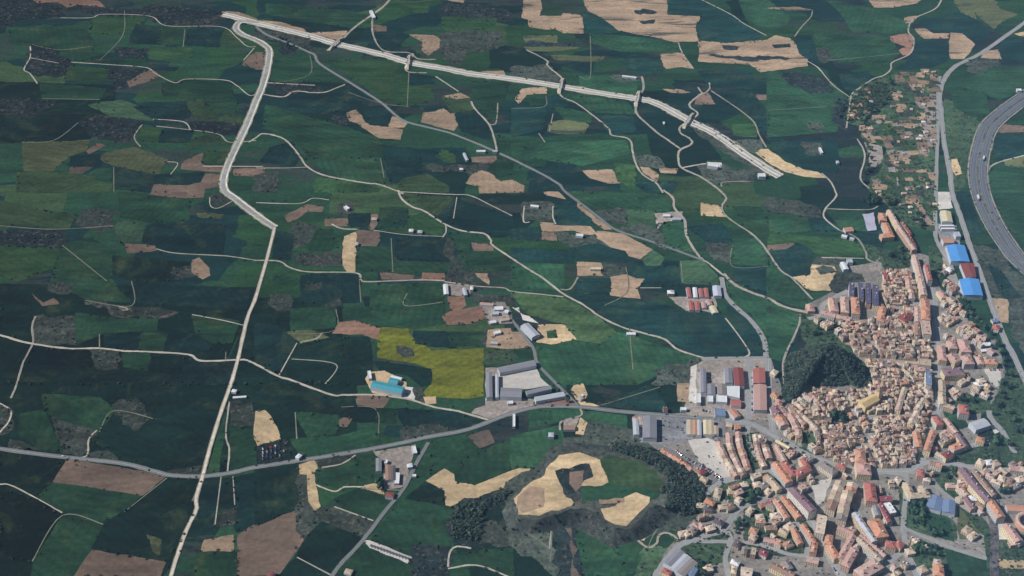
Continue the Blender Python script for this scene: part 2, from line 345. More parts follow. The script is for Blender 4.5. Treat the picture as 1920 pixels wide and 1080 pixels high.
# fields and open land traced on the ground: colour, tile, corners; the leading broad dk sheets paint in left-side light falloff
FIELDS = """
dk 01 -90,520 1440,540 1390,700 1190,1085 -90,1085
dk 02 -90,-5 1300,-5 1150,500 900,500 0,350 -90,350
dk 02 -90,400 1000,530 1130,540 1000,960 900,1090 -90,1090
dk 11 0,600 480,600 480,1085 -200,1085
dk 12 -130,0 560,0 560,380 -10,460 -200,490
dk 00 -90,460 640,480 640,660 480,800 -90,800
dsc 00 0,0 180,0 350,40 360,90 250,100 100,110 40,150 0,150
dsc 00 370,20 520,40 800,60 840,30 1200,60 1300,90 1200,150 940,145 840,90 570,85 400,60
g3 00 560,95 820,95 760,170 700,190 500,190 520,110
g1 00 50,170 250,140 480,170 540,260 480,340 260,330 180,240 60,240
g2 00 770,140 900,150 890,250 730,240
g1 00 900,155 1060,165 1030,260 890,250
g2 00 1060,165 1250,160 1230,265 1040,255
olg 00 1265,160 1300,180 1400,255 1240,245
g3 00 840,265 1080,275 1070,330 960,345 840,330
g1 00 430,340 820,330 830,380 640,360
dsc 00 180,250 300,280 400,350 400,400 340,430 200,420 140,380 170,320
dsc 00 650,270 830,280 800,320 660,310
g3 00 400,370 620,390 590,460 360,450
dsc 00 620,390 860,400 760,450 700,500 640,480
brn 00 850,390 900,430 730,490 720,460
dsc 00 0,560 310,565 200,650 0,640
g1 00 230,470 600,500 560,560 240,555
g1 00 910,470 1060,450 1290,470 1320,560 1180,600 1050,545 920,540
olg 00 1050,560 1140,560 1150,600 1220,640 1200,680 1120,670 1080,630
g1 00 1150,560 1300,560 1370,600 1300,640 1220,640 1160,610
dsc 00 490,660 640,650 800,690 760,740 740,800 560,780 500,740 450,690
dsc 00 1080,690 1340,690 1330,760 1240,755 1070,730
olg 00 1280,640 1380,650 1360,690 1220,680
g3 00 800,720 920,720 890,800 780,790
g2 00 920,730 1090,740 1050,800 890,800
g4 00 500,590 680,560 750,590 870,640 860,680 620,650
g2 00 750,600 1040,590 1080,650 1000,680 870,670
olg 00 1070,790 1170,760 1260,790 1270,810 1060,820
ol 00 600,860 760,830 940,900 890,980 640,930 560,890
ol 00 130,800 330,800 500,790 480,850 380,880 300,960 140,960
brn 00 490,850 540,810 590,820 500,865
dbr 00 400,940 520,940 460,975 390,970
g2 00 400,880 560,870 560,940 400,930
olg 00 100,970 380,975 620,1040 640,1080 100,1080
g2 00 640,940 890,985 1140,970 1130,1030 860,1060 850,1080 640,1060
brn 00 1030,910 1150,860 1140,930 1300,940 1290,970 1020,950
g3 00 1150,860 1180,840 1230,860 1200,930 1140,920
olg 00 1240,840 1290,840 1280,890 1230,925
brn 00 870,1040 1060,1045 1130,1030 1160,980 1240,985 1230,1050 1150,1060 1140,1110 840,1110
red 00 190,0 210,15 330,10 380,40 450,25 590,40 550,5 480,0
tan 00 1250,65 1340,70 1440,105 1440,125 1260,90
brn 00 1440,300 1410,310 1365,365 1440,385 1480,388 1485,300
g1 10 60,20 480,60 640,90 540,160 300,110 60,80
g3 10 820,20 980,20 960,70 830,80
dsc 10 1050,20 1400,50 1440,110 1300,120 1030,80
g3 10 1050,95 1350,105 1340,165 1050,170
g2 10 670,150 870,200 740,290 690,260
scr 10 0,160 300,215 310,290 200,250 0,200
tan 10 20,115 130,125 270,165 300,205 150,170
tan 10 315,185 510,175 470,225
brn 10 660,140 730,150 730,175 670,175
tan 10 865,195 1000,200 1035,225 1040,260 970,310 935,280 945,235
scr 10 1045,185 1370,180 1350,270 1190,290 1140,370 1060,330 1045,250
tan 10 1080,0 1170,0 1165,15
g3 10 380,340 700,330 860,400 960,430 1000,560 850,600 700,560 560,440
g2 10 860,420 1000,430 1000,470 870,480
g1 10 90,320 300,300 420,420 500,460 90,460
dsc 10 60,470 330,478 380,520 270,515 150,540
g2 10 190,540 560,500 600,600 290,660 180,600
g1 10 60,590 280,650 520,720 720,800 700,900 300,880 200,770 40,720
dsc 10 440,650 520,660 500,700 450,690
tan 10 515,635 560,620 590,650 610,690 690,710 820,730 810,785 690,775 640,740 570,690 530,680
g2 10 610,620 750,600 760,650 740,710 640,700
tan 10 770,655 850,690 830,715 750,715
tan 10 945,635 1010,630 1050,612 1090,640 1145,640 1115,670 1135,700 1110,735 1040,715 930,685
olg 10 1050,545 1200,550 1220,620 1100,630 1080,590
tan 10 1060,540 1150,525 1200,550 1130,556
g1 10 1210,460 1420,460 1350,680 1240,600
g2 10 1120,640 1230,620 1310,720 1320,790 1160,740
g2 10 720,900 920,880 930,1000 760,1030
g2 10 80,830 200,800 250,880 210,935 30,910
g1 10 300,890 700,890 740,1030 560,1020 380,970
g3 10 340,1000 560,1030 700,1060 680,1080 330,1080
scr 10 960,930 1200,940 1350,910 1300,970 1000,960
g3 10 1020,880 1050,840 1110,870 1120,915 1060,910
brn 10 1215,885 1365,880 1350,915 1220,910
tan 10 1185,1030 1220,985 1270,960 1310,975 1370,1020 1440,1015 1505,1045 1500,1080 1260,1085 1260,1050
olg 10 820,1010 960,980 1080,1050 1080,1080 800,1080
brn 10 0,950 50,950 40,990 0,990 -120,985 -120,950
scr 10 0,990 120,970 100,1080 0,1080
brn 10 0,295 40,295 30,390 0,390
dsc 10 130,210 170,240 230,270 210,310 150,300
tan 10 1270,405 1390,400 1400,430 1380,430
g1 10 1360,760 1440,790 1440,980 1360,990 1300,950 1360,900
tan 20 70,0 160,0 165,40 150,90 280,90 290,75 380,85 400,110 410,185 290,185 240,160 190,165 100,150 95,110 60,100
tan 20 405,0 870,0 880,85 1060,90 1030,150 1045,230 900,235 820,210 600,170 510,100 430,60
dsc 20 695,60 740,52 810,70 720,78
dsc 20 720,118 800,112 790,130 740,132
g2 20 400,70 500,100 600,180 410,190
g2 20 880,0 1060,0 1200,60 1300,130 1400,190 1380,240 1060,230 1040,150 1070,90 880,80
g1 20 1280,0 1440,0 1560,100 1540,140 1440,170 1320,110
tan 20 1050,230 1200,245 1440,225 1480,200 1560,215 1600,260 1660,330 1660,370 1500,390 1400,405 1340,360 1050,345 1060,290
dsc 20 1110,308 1250,323 1440,318 1560,330 1300,337
dsc 20 1190,255 1270,265 1260,278 1200,275
dsc 20 1470,255 1560,250 1560,262 1480,268
ol 20 70,205 250,200 250,240 80,240
dsc 20 90,235 380,245 380,262 80,258
ol 20 70,265 380,268 280,285 100,285
ol 20 220,310 520,320 480,345 250,335
tan 20 840,300 960,300 980,340 1020,385 960,375 870,385 840,345
g1 20 440,190 820,220 930,245 940,290 620,290 440,240
g2 20 640,330 830,320 850,400 760,420 650,400
g1 20 380,430 600,420 700,480 690,540 390,500
scr 20 560,430 710,425 720,450 620,460
tan 20 850,500 950,505 1000,520 900,520
brn 20 1050,530 1100,525 1140,585 1030,585
brn 20 1310,530 1440,535 1440,560 1310,555
g2 20 1050,400 1340,390 1380,500 1120,490
tan 20 60,500 190,490 190,525 80,530 40,580 20,560
scr 20 0,380 200,370 280,450 200,470 0,430
g2 20 190,540 290,540 310,600 200,600
g1 20 340,540 640,570 690,640 450,630
ol 20 220,690 340,670 430,705 400,750 260,750 200,740
g1 20 240,600 440,640 440,690 300,670
g2 20 0,610 190,600 180,720 0,770
g2 20 480,640 680,660 690,740 560,750 500,690
g1 20 0,810 640,790 660,860 400,930 200,900 0,880
scr 20 700,870 820,890 850,940 720,930
tan 20 725,940 770,945 820,985 810,1020 740,965
tan 20 830,950 930,950 920,975 840,970
tan 20 400,960 560,955 605,1030 540,1030 440,1000
g3 20 580,920 690,930 690,1060 600,1020
g2 20 690,1030 930,1020 900,1080 760,1080
scr 20 1050,930 1200,930 1220,1030 1100,1010
scr 20 1200,960 1340,960 1350,1020 1230,1020
pale 20 1095,910 1180,915 1175,950 1120,940
scr 20 1000,690 1100,700 1440,960 1420,1000 1250,880 1060,760
scr 20 1220,800 1400,790 1400,860 1280,850
g3 20 1240,700 1380,700 1370,770 1250,760
sand 20 1375,860 1400,842 1440,840 1530,910 1620,945 1720,970 1760,1000 1640,990 1540,965 1440,910
g2 20 1140,520 1340,510 1440,640 1440,780 1340,650
g1 30 330,0 560,40 800,130 780,180 480,180 400,60
tan 30 570,0 860,0 820,20 700,40 600,40
tan 30 0,45 150,40 250,55 150,60
ol 30 1050,0 1280,0 1300,50 1400,80 1310,120 1270,160 1200,100 1160,70 1170,120 1090,70
g2 30 850,120 1080,70 1270,165 1200,230 1020,180 880,160
g1 30 260,190 680,200 740,300 690,340 550,370 360,340
scr 30 240,280 330,270 360,340 270,350
g2 30 150,200 240,200 290,370 180,300
tan 30 770,100 840,90 810,125 775,130
red 30 690,205 790,190 820,220 800,300 760,310 740,285 780,260 700,235
tan 30 830,160 880,160 930,190 1020,190 1010,215 880,215 850,190
tan 30 1030,185 1090,190 1140,230 1160,250 1100,330 1030,330 1020,280
g2 30 820,230 1010,230 1010,340 900,385 720,390 830,310
g1 30 0,400 330,440 440,540 380,740 0,770
dsc 30 380,560 450,560 440,730 370,680
scr 30 230,690 290,690 300,740 240,730
dsc 30 80,400 330,440 360,520 240,520 120,470
g2 30 400,420 560,400 580,450 480,510 440,500
lot 30 540,800 640,820 650,900 600,945 560,950 570,880
g1 30 390,840 510,820 545,860 510,890 400,880
g2 30 0,780 380,790 400,900 380,980 200,950 60,860
scr 30 200,800 290,810 310,870 220,860
gard 30 460,560 540,480 660,440 690,520 640,580 560,640 500,700 450,690
gard 30 710,420 960,395 950,560 945,700 930,860 940,1060 930,1300 780,1260 640,1100 570,1060 640,960 690,830 560,790 520,720 640,640 690,560
tan 30 700,520 750,510 760,560 700,560
tan 30 530,750 640,760 690,790 580,800
tan 30 590,650 660,650 650,670 590,680
tan 30 720,600 770,590 770,640 730,640
tan 30 660,680 730,690 720,740 650,740
brn 30 740,680 810,680 800,740 730,740
tan 30 840,630 880,640 890,680 840,670
tan 30 800,470 880,460 870,520 790,520
brn 30 720,425 800,420 790,450 720,450
tan 30 840,410 940,405 920,440 830,440
brn 30 830,830 890,820 900,870 840,870
tan 30 740,880 800,880 790,920 740,920
brn 30 620,1000 680,990 690,1040 610,1040
lot 30 880,560 945,560 940,690 890,690
lot 30 870,700 945,700 940,830 880,820
gard 30 1000,560 1120,600 1180,690 1140,800 1110,1000 1060,1080 1020,900 990,760
g1 30 1040,500 1220,520 1240,640 1150,660 1050,600
scr 30 1120,340 1290,330 1280,420 1130,400
g2 30 1320,230 1440,200 1440,350 1300,350
g1 30 1260,380 1440,400 1440,500 1300,560 1080,480
tan 30 1220,290 1290,280 1310,330 1200,325
sand 30 1390,190 1440,180 1440,205
sand 30 1035,895 1060,895 1085,975 1055,985 1035,940
brn 30 1310,700 1440,712 1440,740 1290,745
g2 30 1260,750 1440,760 1440,870 1290,910 1270,840
g1 30 1290,930 1440,890 1440,1080 1240,1080 1235,1010
ol 30 1330,900 1440,880 1440,940 1340,930
olg 01 0,50 200,100 420,130 380,210 100,190 0,190
scr 01 480,100 620,110 640,190 580,220 440,180
dsc 01 0,220 350,220 360,310 100,310 0,280
g4 01 650,200 680,160 810,190 790,280 680,290
g2 01 830,190 940,160 1260,190 1250,350 960,330 800,300
brn 01 700,290 870,305 880,330 720,345
brn 01 860,0 1050,0 1050,35 880,20
g1 01 670,0 850,20 1060,50 1060,160 850,170 680,140
ol 01 1110,120 1250,130 1240,150 1120,140
scr 01 1190,20 1290,30 1280,80 1200,80
g3 01 0,300 300,320 350,330 290,430 100,500 0,470
g1 01 350,300 500,260 640,330 600,500 740,620 480,600 290,500
dk 01 640,360 1060,400 980,500 760,500 640,460
scr 01 980,430 1080,430 1090,470 990,490
tan 01 1085,385 1120,370 1175,430 1180,470 1140,490 1080,450
g2 01 770,510 980,520 1400,560 1380,660 1000,640 740,620
brn 01 180,575 240,640 330,630 300,600 240,625
scr 01 290,510 400,520 380,570 280,550
scr 01 480,610 700,650 1000,680 890,710 680,700
brn 01 660,640 730,660 690,668
brn 01 890,708 1000,678 920,702
scr 01 200,700 420,710 420,860 200,840
g1 01 430,680 660,720 880,710 880,790 590,790 440,850
g2 01 590,800 800,790 780,890 600,880
g1 01 800,795 940,800 920,890 790,890
g2 01 950,800 1110,800 1200,880 1060,905 930,890
g1 01 1080,690 1340,730 1300,850 1200,850 1110,790
dd 01 180,880 510,900 500,980 160,960
scr 01 515,890 660,900 650,990 560,990
g1 01 690,910 840,910 840,1010 700,980
dd 01 860,930 1050,930 1010,1020 840,1010
g2 01 1060,955 1330,960 1290,1080 1000,1080
dk 01 0,620 170,650 170,840 0,800
brn 11 165,130 250,90 290,70 380,85 370,110 280,110 230,150 180,170
scr 11 210,180 340,190 290,280 220,310
g1 11 290,310 350,210 430,215 440,310 400,335 300,330
g2 11 120,220 210,240 190,380 95,370
scr 11 230,350 470,345 475,415 330,410 220,390
g1 11 440,280 490,260 490,320 450,315
sand 11 500,250 560,225 565,300 555,450 515,450 490,410 490,330
brn 11 570,215 690,225 695,270 670,315 570,310
brn 11 630,130 690,125 690,170 650,215 630,200
scr 11 480,65 550,70 540,130 460,120
brn 11 390,150 520,150 510,190 390,190
g2 11 520,130 640,120 630,200 530,190
g3 11 850,150 960,110 1060,180 1050,245 700,215 860,190
g1 11 700,90 850,90 850,150 690,200
g2 11 790,260 1060,260 1090,390 800,380
g1 11 570,310 760,310 760,440 570,450
g1 11 760,390 1080,400 1100,450 900,470 760,450
scr 11 1080,260 1150,430 1110,440 1070,300
g1 11 1085,210 1300,240 1310,270 1200,290 1180,380 1120,300
brn 11 1215,285 1330,300 1335,330 1230,330
g1 11 1180,390 1440,360 1440,440 1200,440
tan 11 1220,455 1300,460 1310,520 1280,500
brn 11 700,455 890,470 880,490 710,490
red 11 940,455 1060,460 1060,495 930,490
scr 11 1090,440 1220,450 1230,520 1100,510
g1 11 105,460 180,430 240,500 220,525 105,515
scr 11 90,580 180,590 180,660 100,640
g2 11 260,470 580,460 580,620 250,620
scr 11 290,510 370,510 310,550
scr 11 400,640 470,600 470,630 390,660
g2 11 600,590 830,570 830,660 620,640
g1 11 650,520 1040,520 1060,740 880,770 650,680
g1 11 200,660 440,650 440,760 200,780
lot 11 1055,510 1220,530 1200,590 1075,580
red 11 1080,590 1170,590 1180,640 1140,665 1280,640 1300,700 1210,740 1080,745 1050,700 1100,670
scr 11 1200,580 1440,590 1440,640 1260,620
lot 11 1260,620 1400,620 1440,680 1440,740 1310,745
red 11 470,735 560,725 700,770 690,830 600,800 430,795
rape 11 710,765 850,775 890,850 950,860 980,900 1100,890 1275,885 1270,1080 1275,1145 1180,1160 1040,1150 930,1145 985,1090 980,990 900,960 690,930 690,840
g2 11 890,785 1080,790 1075,850 1130,880 960,860 900,850
g1 11 1090,790 1290,790 1280,870 1100,860
scr 11 1290,780 1440,785 1430,870 1300,860
scr 11 800,870 870,890 880,920 830,920
ol 11 180,790 300,780 370,800 420,830 250,860 200,830
dk 11 450,820 630,820 650,950 640,1080 380,1080 130,1030 230,860
dk 11 660,950 980,1000 980,1080 930,1090 860,1030 700,1000
g2 11 0,740 120,760 240,850 130,1020 0,970
g2 11 1130,40 1440,140 1440,240 1330,240 1060,170
olg 11 900,20 1110,30 1020,130 930,90
gard 11 1290,900 1440,880 1440,960 1280,960
tan 21 370,60 400,90 560,210 520,210 430,150 370,90
tan 21 180,0 260,0 300,40 190,15
g1 21 320,0 600,0 840,20 900,70 880,110 600,100 460,100
tan 21 160,170 440,195 480,240 400,235 350,215 170,220
brn 21 170,225 250,230 250,275 165,265
scr 21 250,230 480,260 560,310 330,300
tan 21 480,220 620,235 790,325 720,375 660,360 640,330 560,310 480,260
g4 21 740,380 790,330 850,370 830,410 760,415
g2 21 0,210 150,200 160,270 0,260
g2 21 330,320 480,290 560,320 650,370 700,400 350,380
g2 21 0,320 310,330 350,400 0,390
g4 21 640,100 800,115 800,195 640,190
g2 21 240,90 310,50 440,150 460,190 240,180
scr 21 70,60 210,60 220,150 70,160
scr 21 480,110 630,100 630,170 530,170
scr 21 600,210 740,240 860,320 860,240 740,190
lot 21 800,120 960,110 960,160 850,170 820,210
sand 21 1065,60 1170,80 1170,95 1200,140 1065,130
tan 21 370,395 500,400 520,470 370,470
scr 21 520,410 640,430 600,470 520,470
g2 21 640,420 940,420 950,520 740,540 690,480
tan 21 555,480 640,465 700,490 745,490 700,540 720,600 555,580
g2 21 380,490 550,490 550,560 350,560
g1 21 0,400 290,410 290,550 200,540 0,540
g4 21 950,390 1070,390 1150,470 1160,520 960,510
g1 21 850,190 960,170 990,260 1030,340 870,310
g2 21 980,200 1180,180 1240,280 1100,290 1060,250
scr 21 1100,290 1250,310 1240,380 1140,380
g1 21 1240,300 1380,260 1440,350 1440,420 1230,400
g2 21 1240,420 1440,420 1440,560 1300,530
g1 21 1240,80 1400,90 1430,180 1280,150
olg 21 0,570 290,600 460,690 580,790 500,870 350,860 360,800 290,740 100,690 40,620
g1 21 140,860 370,840 500,860 600,790 930,900 1080,940 900,1000 700,1080 250,1080 150,960
g2 21 320,570 550,590 870,640 980,680 1190,700 1320,870 1300,930 1080,930 860,820 660,770 480,670
g2 21 1210,640 1230,630 1340,730 1420,900 1330,930 1310,860
g1 21 1210,490 1440,610 1440,940 1425,850 1350,710 1220,590
lot 21 880,590 1140,590 1170,690 1080,670 980,670 920,630
scr 21 850,1000 1080,940 1010,1000 1000,1080 790,1080
sand 21 150,750 290,745 360,830 220,855 140,845
g3 21 200,785 240,780 250,820 205,820
pale 21 0,650 40,650 60,720 150,740 100,700 60,690
tan 21 0,790 60,790 110,870 20,880
scr 31 0,30 260,80 300,150 200,130 0,100
g1 31 0,110 230,150 250,220 20,230
g3 31 20,230 300,260 540,290 550,360 300,360 200,300 0,290
g2 31 230,150 320,150 400,220 250,220
g1 31 330,105 540,110 560,220 420,210
g2 31 500,230 640,230 650,310 560,290
g2 31 10,340 170,290 240,330 245,470 120,480
brn 31 0,300 150,290 100,320 0,330
scr 31 290,370 420,380 430,500 380,540 370,430 250,410
sand 31 250,410 370,420 395,480 350,555 230,550 140,480 240,470
scr 31 280,432 350,430 375,450 300,460
g1 31 0,350 60,440 200,580 220,660 0,590
g1 31 0,610 180,680 150,820 70,950 0,930
gard 31 200,700 420,740 420,830 220,830
gard 31 560,300 680,380 660,450 560,380
g2 31 500,230 640,240 640,310 540,290
g2 31 1060,0 1120,0 1200,230 1140,230
scr 31 1150,300 1300,330 1440,520 1440,600 1260,600 1180,400
g2 31 1240,410 1290,430 1420,590 1330,600
tan 31 1265,600 1350,605 1350,735 1310,730
scr 31 1360,610 1440,620 1440,900 1380,740
g1 31 1240,50 1440,120 1440,280 1310,180
gard 31 640,0 940,0 940,140 800,140 720,60
dd 02 0,390 370,430 300,560 0,560
brn 02 380,425 940,515 800,630 300,550
g1 02 300,560 790,632 700,720 480,800 350,730 200,650
dd 02 0,600 200,650 350,740 180,1000 0,970
g1 02 350,750 580,790 420,1080 180,1080 200,990
dk 02 700,720 940,530 1130,530 1090,720 930,1000 520,930 590,790
ol 02 830,850 900,880 890,960
brn 02 520,935 930,1005 900,1080 420,1080
g2 02 1150,530 1240,520 1210,790 1140,830 1110,720
g2 02 1250,530 1320,540 1320,700 1240,780
g2 02 1320,530 1440,500 1440,800 1330,830
scr 02 1260,730 1330,700 1310,780 1210,790
tan 02 1150,880 1310,850 1310,940 1130,940
g1 02 1130,950 1330,950 1330,1080 1080,1080
scr 02 300,190 400,200 550,260 480,330 490,400 360,380
scr 02 60,320 230,370 60,345
scr 02 0,120 60,160 40,270 0,280
scr 02 500,400 640,390 650,430 500,420
scr 02 950,450 1130,460 1140,510 960,495
g1 02 240,60 560,80 640,150 560,260 350,200 260,150
g1 02 120,170 240,150 350,380 230,370 110,270
dk 02 560,270 650,180 880,200 1200,100 1270,110 1150,450 940,480 700,440 650,390 550,330
scr 02 640,120 760,80 820,200 760,260 700,220
scr 02 1300,110 1410,110 1420,230 1300,230
g1 02 1300,240 1420,260 1440,460 1300,490
sand 12 0,155 50,150 90,200 125,270 135,310 15,355 -10,300
dsc 12 10,360 150,315 190,385 120,430 20,440
brn 12 -100,850 0,790 225,705 240,830 265,880 130,1070 -100,1080
dd 12 480,130 680,130 670,210 570,210 460,170
brn 12 570,60 750,80 710,135 570,115
brn 12 480,190 540,195 510,240 450,235
g1 12 220,160 460,180 450,280 300,300
g1 12 200,310 460,300 660,250 700,330 570,375 260,420
g2 12 790,140 1100,160 1300,210 1130,250 830,225
g2 12 740,240 840,240 830,300 720,280
g1 12 690,140 780,145 780,220 680,215
scr 12 850,240 970,240 1130,260 960,290 830,310
dk 12 0,480 240,450 235,700 0,790
scr 12 245,520 300,520 300,690 350,740 280,860 240,820
sand 12 245,455 330,430 345,480 300,510 250,505
sand 12 290,510 325,510 330,570 360,690 330,710 300,660
g1 12 345,490 560,450 560,560 480,590 340,550
scr 12 345,430 560,395 560,425 380,470
g1 12 570,400 660,400 650,530 570,530
lot 12 670,380 900,340 840,580 720,600 720,440 680,420
sand 12 610,570 690,560 720,620 640,610
g1 12 440,650 590,590 720,640 740,690 670,770 560,740
scr 12 370,700 560,740 660,780 610,860 490,830 370,770
dk 12 280,880 370,780 590,870 480,1000 420,1060 230,970
dk 12 230,980 400,1060 420,1080 130,1080
g1 12 640,880 840,640 1000,600 1100,700 1080,920 900,900 880,960
dk 12 850,640 950,560 1060,600 1070,680
g1 12 990,320 1180,290 1250,360 1200,440 1130,480 1060,475 980,530
dbr 12 1190,290 1310,260 1340,330 1260,360
g1 12 1140,440 1440,310 1440,470 1300,540 1230,570 1110,530
sand 12 960,545 1060,480 1110,510 1115,550 1230,575 1330,535 1440,490 1530,460 1595,490 1440,570 1330,600 1250,650 1170,650 1105,690 1070,680 1065,600
dsc 12 1110,690 1260,650 1440,590 1440,620 1290,710 1140,740
dsc 12 1100,750 1290,760 1250,900 1100,860
scr 12 1290,790 1440,770 1440,900 1270,890
g1 12 1090,960 1440,930 1440,1080 1420,1080 1250,1020 1080,1040
pale 12 600,880 640,880 880,975 870,1020 660,950
dsc 12 890,910 1080,925 1070,1080 870,1080
g1 12 500,1010 590,910 870,1030 870,1080 430,1080
g1 22 110,150 380,145 370,180 250,210 100,240
g1 22 400,150 640,180 640,260 540,270 400,220
scr 22 400,220 640,260 740,320 520,340 400,290
g1 22 0,300 260,240 300,330 250,380 180,470 0,470
g2 22 510,120 770,10 830,80 880,150 700,140
sand 22 350,10 400,0 420,60 400,100 490,125 400,130 330,40
brn 22 100,120 300,85 350,125 150,125
lot 22 290,200 380,190 350,260 290,240
sand 22 385,190 420,220 400,285 360,280
scr 22 0,800 200,850 230,940 240,1080 150,980 0,900
scr 22 -20,560 160,470 220,370 340,310 600,330 860,370 1070,560 1085,710 1000,745 720,870 560,900 430,800 330,775 100,840 -20,810
scr 22 230,780 270,740 400,690 480,700 560,800 600,880 560,920 440,800 380,760 350,745 270,750 240,900
dbr 22 270,750 350,750 360,900 400,1080 300,1080 300,900
dsc 22 245,780 280,770 305,900 312,1080 280,1080 265,900
dsc 22 350,770 374,770 392,900 428,1080 400,1080 362,900
scr 22 400,640 470,700 520,780 480,800 420,760
g1 22 380,770 420,770 560,930 640,1080 420,1080 370,880
g1 22 570,900 680,870 750,930 740,1040 650,1070
scr 22 490,700 560,790 650,800 680,860 560,900 440,770
sand 22 690,840 760,830 740,880 700,870
scr 22 760,720 960,720 1100,740 1000,830 830,790 740,800
gard 22 760,930 900,930 820,1060 700,1080
"""
# the town: paved ground first, then gardens and open lots on it
TOWN = """
plaza p 1515,570 1560,548 1590,500 1640,492 1660,470 1700,466 1745,482 1765,545 1795,560 1820,610 1872,640 1885,700 1876,745 1840,772 1832,830 1850,880 1925,885 1925,1085 1225,1085 1250,1030 1310,965 1330,930 1296,890 1230,842 1190,808 1190,778 1290,775 1296,690 1325,672 1445,672 1470,740 1520,720 1600,660 1570,620 1520,598
gard p 1490,700 1520,640 1570,628 1610,665 1590,700
gard p 1500,590 1570,600 1560,630 1510,640
lot p 1282,770 1300,690 1325,672 1445,672 1445,790 1290,780
grey p 1190,782 1345,782 1360,812 1345,830 1200,830
lot p 1275,828 1310,818 1345,820 1362,870 1352,892 1330,870 1296,842
gard p 1400,815 1412,816 1428,872 1410,880 1395,850
gard p 1318,925 1345,908 1390,905 1440,885 1470,900 1450,915 1400,935 1350,955 1325,945
gard p 1400,955 1440,945 1480,960 1520,990 1530,1030 1460,1040 1400,1020
gard p 1262,1005 1345,985 1370,1000 1362,1050 1310,1060 1290,1040
gard p 1690,915 1708,925 1735,945 1750,960 1785,980 1790,1010 1740,1000 1692,985
g1 p 1735,955 1780,975 1788,1015 1755,1005 1735,985
g1 p 1770,1030 1850,1050 1860,1085 1750,1085
gard p 1700,1010 1765,1030 1770,1060 1720,1060
ol p 1796,950 1826,955 1836,975 1832,1010 1800,1010
gard p 1850,1000 1925,1008 1925,1085 1860,1085
sand p 1860,1050 1925,1052 1925,1064 1870,1064
g1 p 1770,770 1800,778 1815,800 1795,805 1775,790
gard p 1790,740 1850,745 1852,770 1800,775
pale p 1845,692 1876,692 1877,720 1868,727 1855,715
pale p 1855,797 1872,793 1882,807 1865,814
gard p 1480,840 1520,830 1530,850 1505,862
gard p 1775,850 1850,832 1890,840 1925,860 1925,880 1850,866 1790,868
gard p 1745,885 1770,880 1830,960 1850,990 1855,1010 1835,990 1800,945
gard p 1740,580 1752,590 1750,610 1742,612
gard p 1860,770 1900,690 1925,700 1925,870 1890,840
gard p 1745,460 1765,480 1770,520 1748,520
scr p 1572,512 1612,516 1618,528 1594,526 1590,545 1566,548 1558,536
gard p 1650,472 1698,468 1702,500 1660,504
lot p 1655,512 1705,514 1718,560 1735,590 1742,640 1745,700 1748,765 1735,800 1716,866 1700,880 1640,879 1600,874 1560,864 1512,838 1494,815 1478,785 1480,768 1500,752 1560,738 1622,738 1634,712 1616,682 1596,652 1570,634 1590,612 1625,608 1648,590 1652,550
gard p 1556,776 1590,774 1592,800 1556,804
gard p 1500,815 1530,815 1530,845 1510,845
gard p 1680,595 1715,600 1715,612 1680,612
pale 31 945,0 1020,0 1040,90 960,100
grey 31 945,180 1060,180 1080,300 1000,300 950,220
lot 31 960,230 1000,300 1100,590 1060,600 990,430
lot N 180,520 340,480 740,540 700,620 500,680 480,720 260,760 20,690 60,640 180,600
lot N 180,180 330,180 320,520 190,520
pale N 330,240 750,180 800,290 900,380 640,420 420,410 330,420
red N 850,560 1150,540 1180,600 860,600
sand O 330,230 480,220 720,350 690,500 360,455 280,300
pale O 700,390 830,400 850,560 680,510
scr O 830,400 900,420 900,560 850,540
sand O 930,510 1055,510 1060,575 960,580
lil L 340,250 470,230 500,430 400,440
lot M 90,100 330,90 330,280 100,290
tan M 100,360 340,340 380,560 80,540
tan I 190,480 300,480 300,680 190,670
pale I 330,290 400,260 390,700 310,680
lot A 480,270 920,200 900,300 680,290
pale J 300,400 520,370 640,420 830,790 700,820 420,640
grey p 1558,790 1575,786 1585,798 1562,802
g3 p 1445,930 1480,960 1470,972 1442,960
pale p 1870,978 1888,978 1890,1012 1872,1012
pale p 1520,905 1560,895 1545,940 1530,950
"""
for ln in (FIELDS.strip() + TOWN.rstrip()).splitlines():
    c_, t_, s_ = ln.split(' ', 2)
    P_ = [G(*q) for q in pts(t_, s_)]
    town_ = t_ == 'p'
    nm = {'crop': 'crop_field', 'bare': 'ploughed_field', 'rough': 'rough_land', 'paved': 'paved_yard', 'dust': 'dusty_yard'}[MATOF[c_]]
    k_ = {'0': 0.68, '1': 0.84, '2': 1.42, '3': 1.3}.get(t_[0], 1.0) * random.uniform(0.88, 1.12)      # light falloff towards the left painted into field colours, plus random tone per field
    if MATOF[c_] in ('bare', 'paved', 'dust'): k_ = min(k_, 1.08)
    col_ = tuple(v * k_ for v in PAL[c_][:3]) + (1.0,)
    ground_poly(nm, P_, M['streaked' if c_ in ('tan', 'ol') and t_ in ('20', '30') else MATOF[c_]], col_, amp=0.8 if (town_ or MATOF[c_] in ('paved', 'dust')) else (3.6 if MATOF[c_] == 'rough' else (0.7 if t_[1:] in ('1', '2') else 1.0)), step=9.0, soft=0 if MATOF[c_] in ('paved', 'dust') else (9 if MATOF[c_] == 'rough' else (3.5 if town_ else ((2.5 if t_[1:] in ('1', '2') else 4) if MATOF[c_] == 'bare' else 5))))

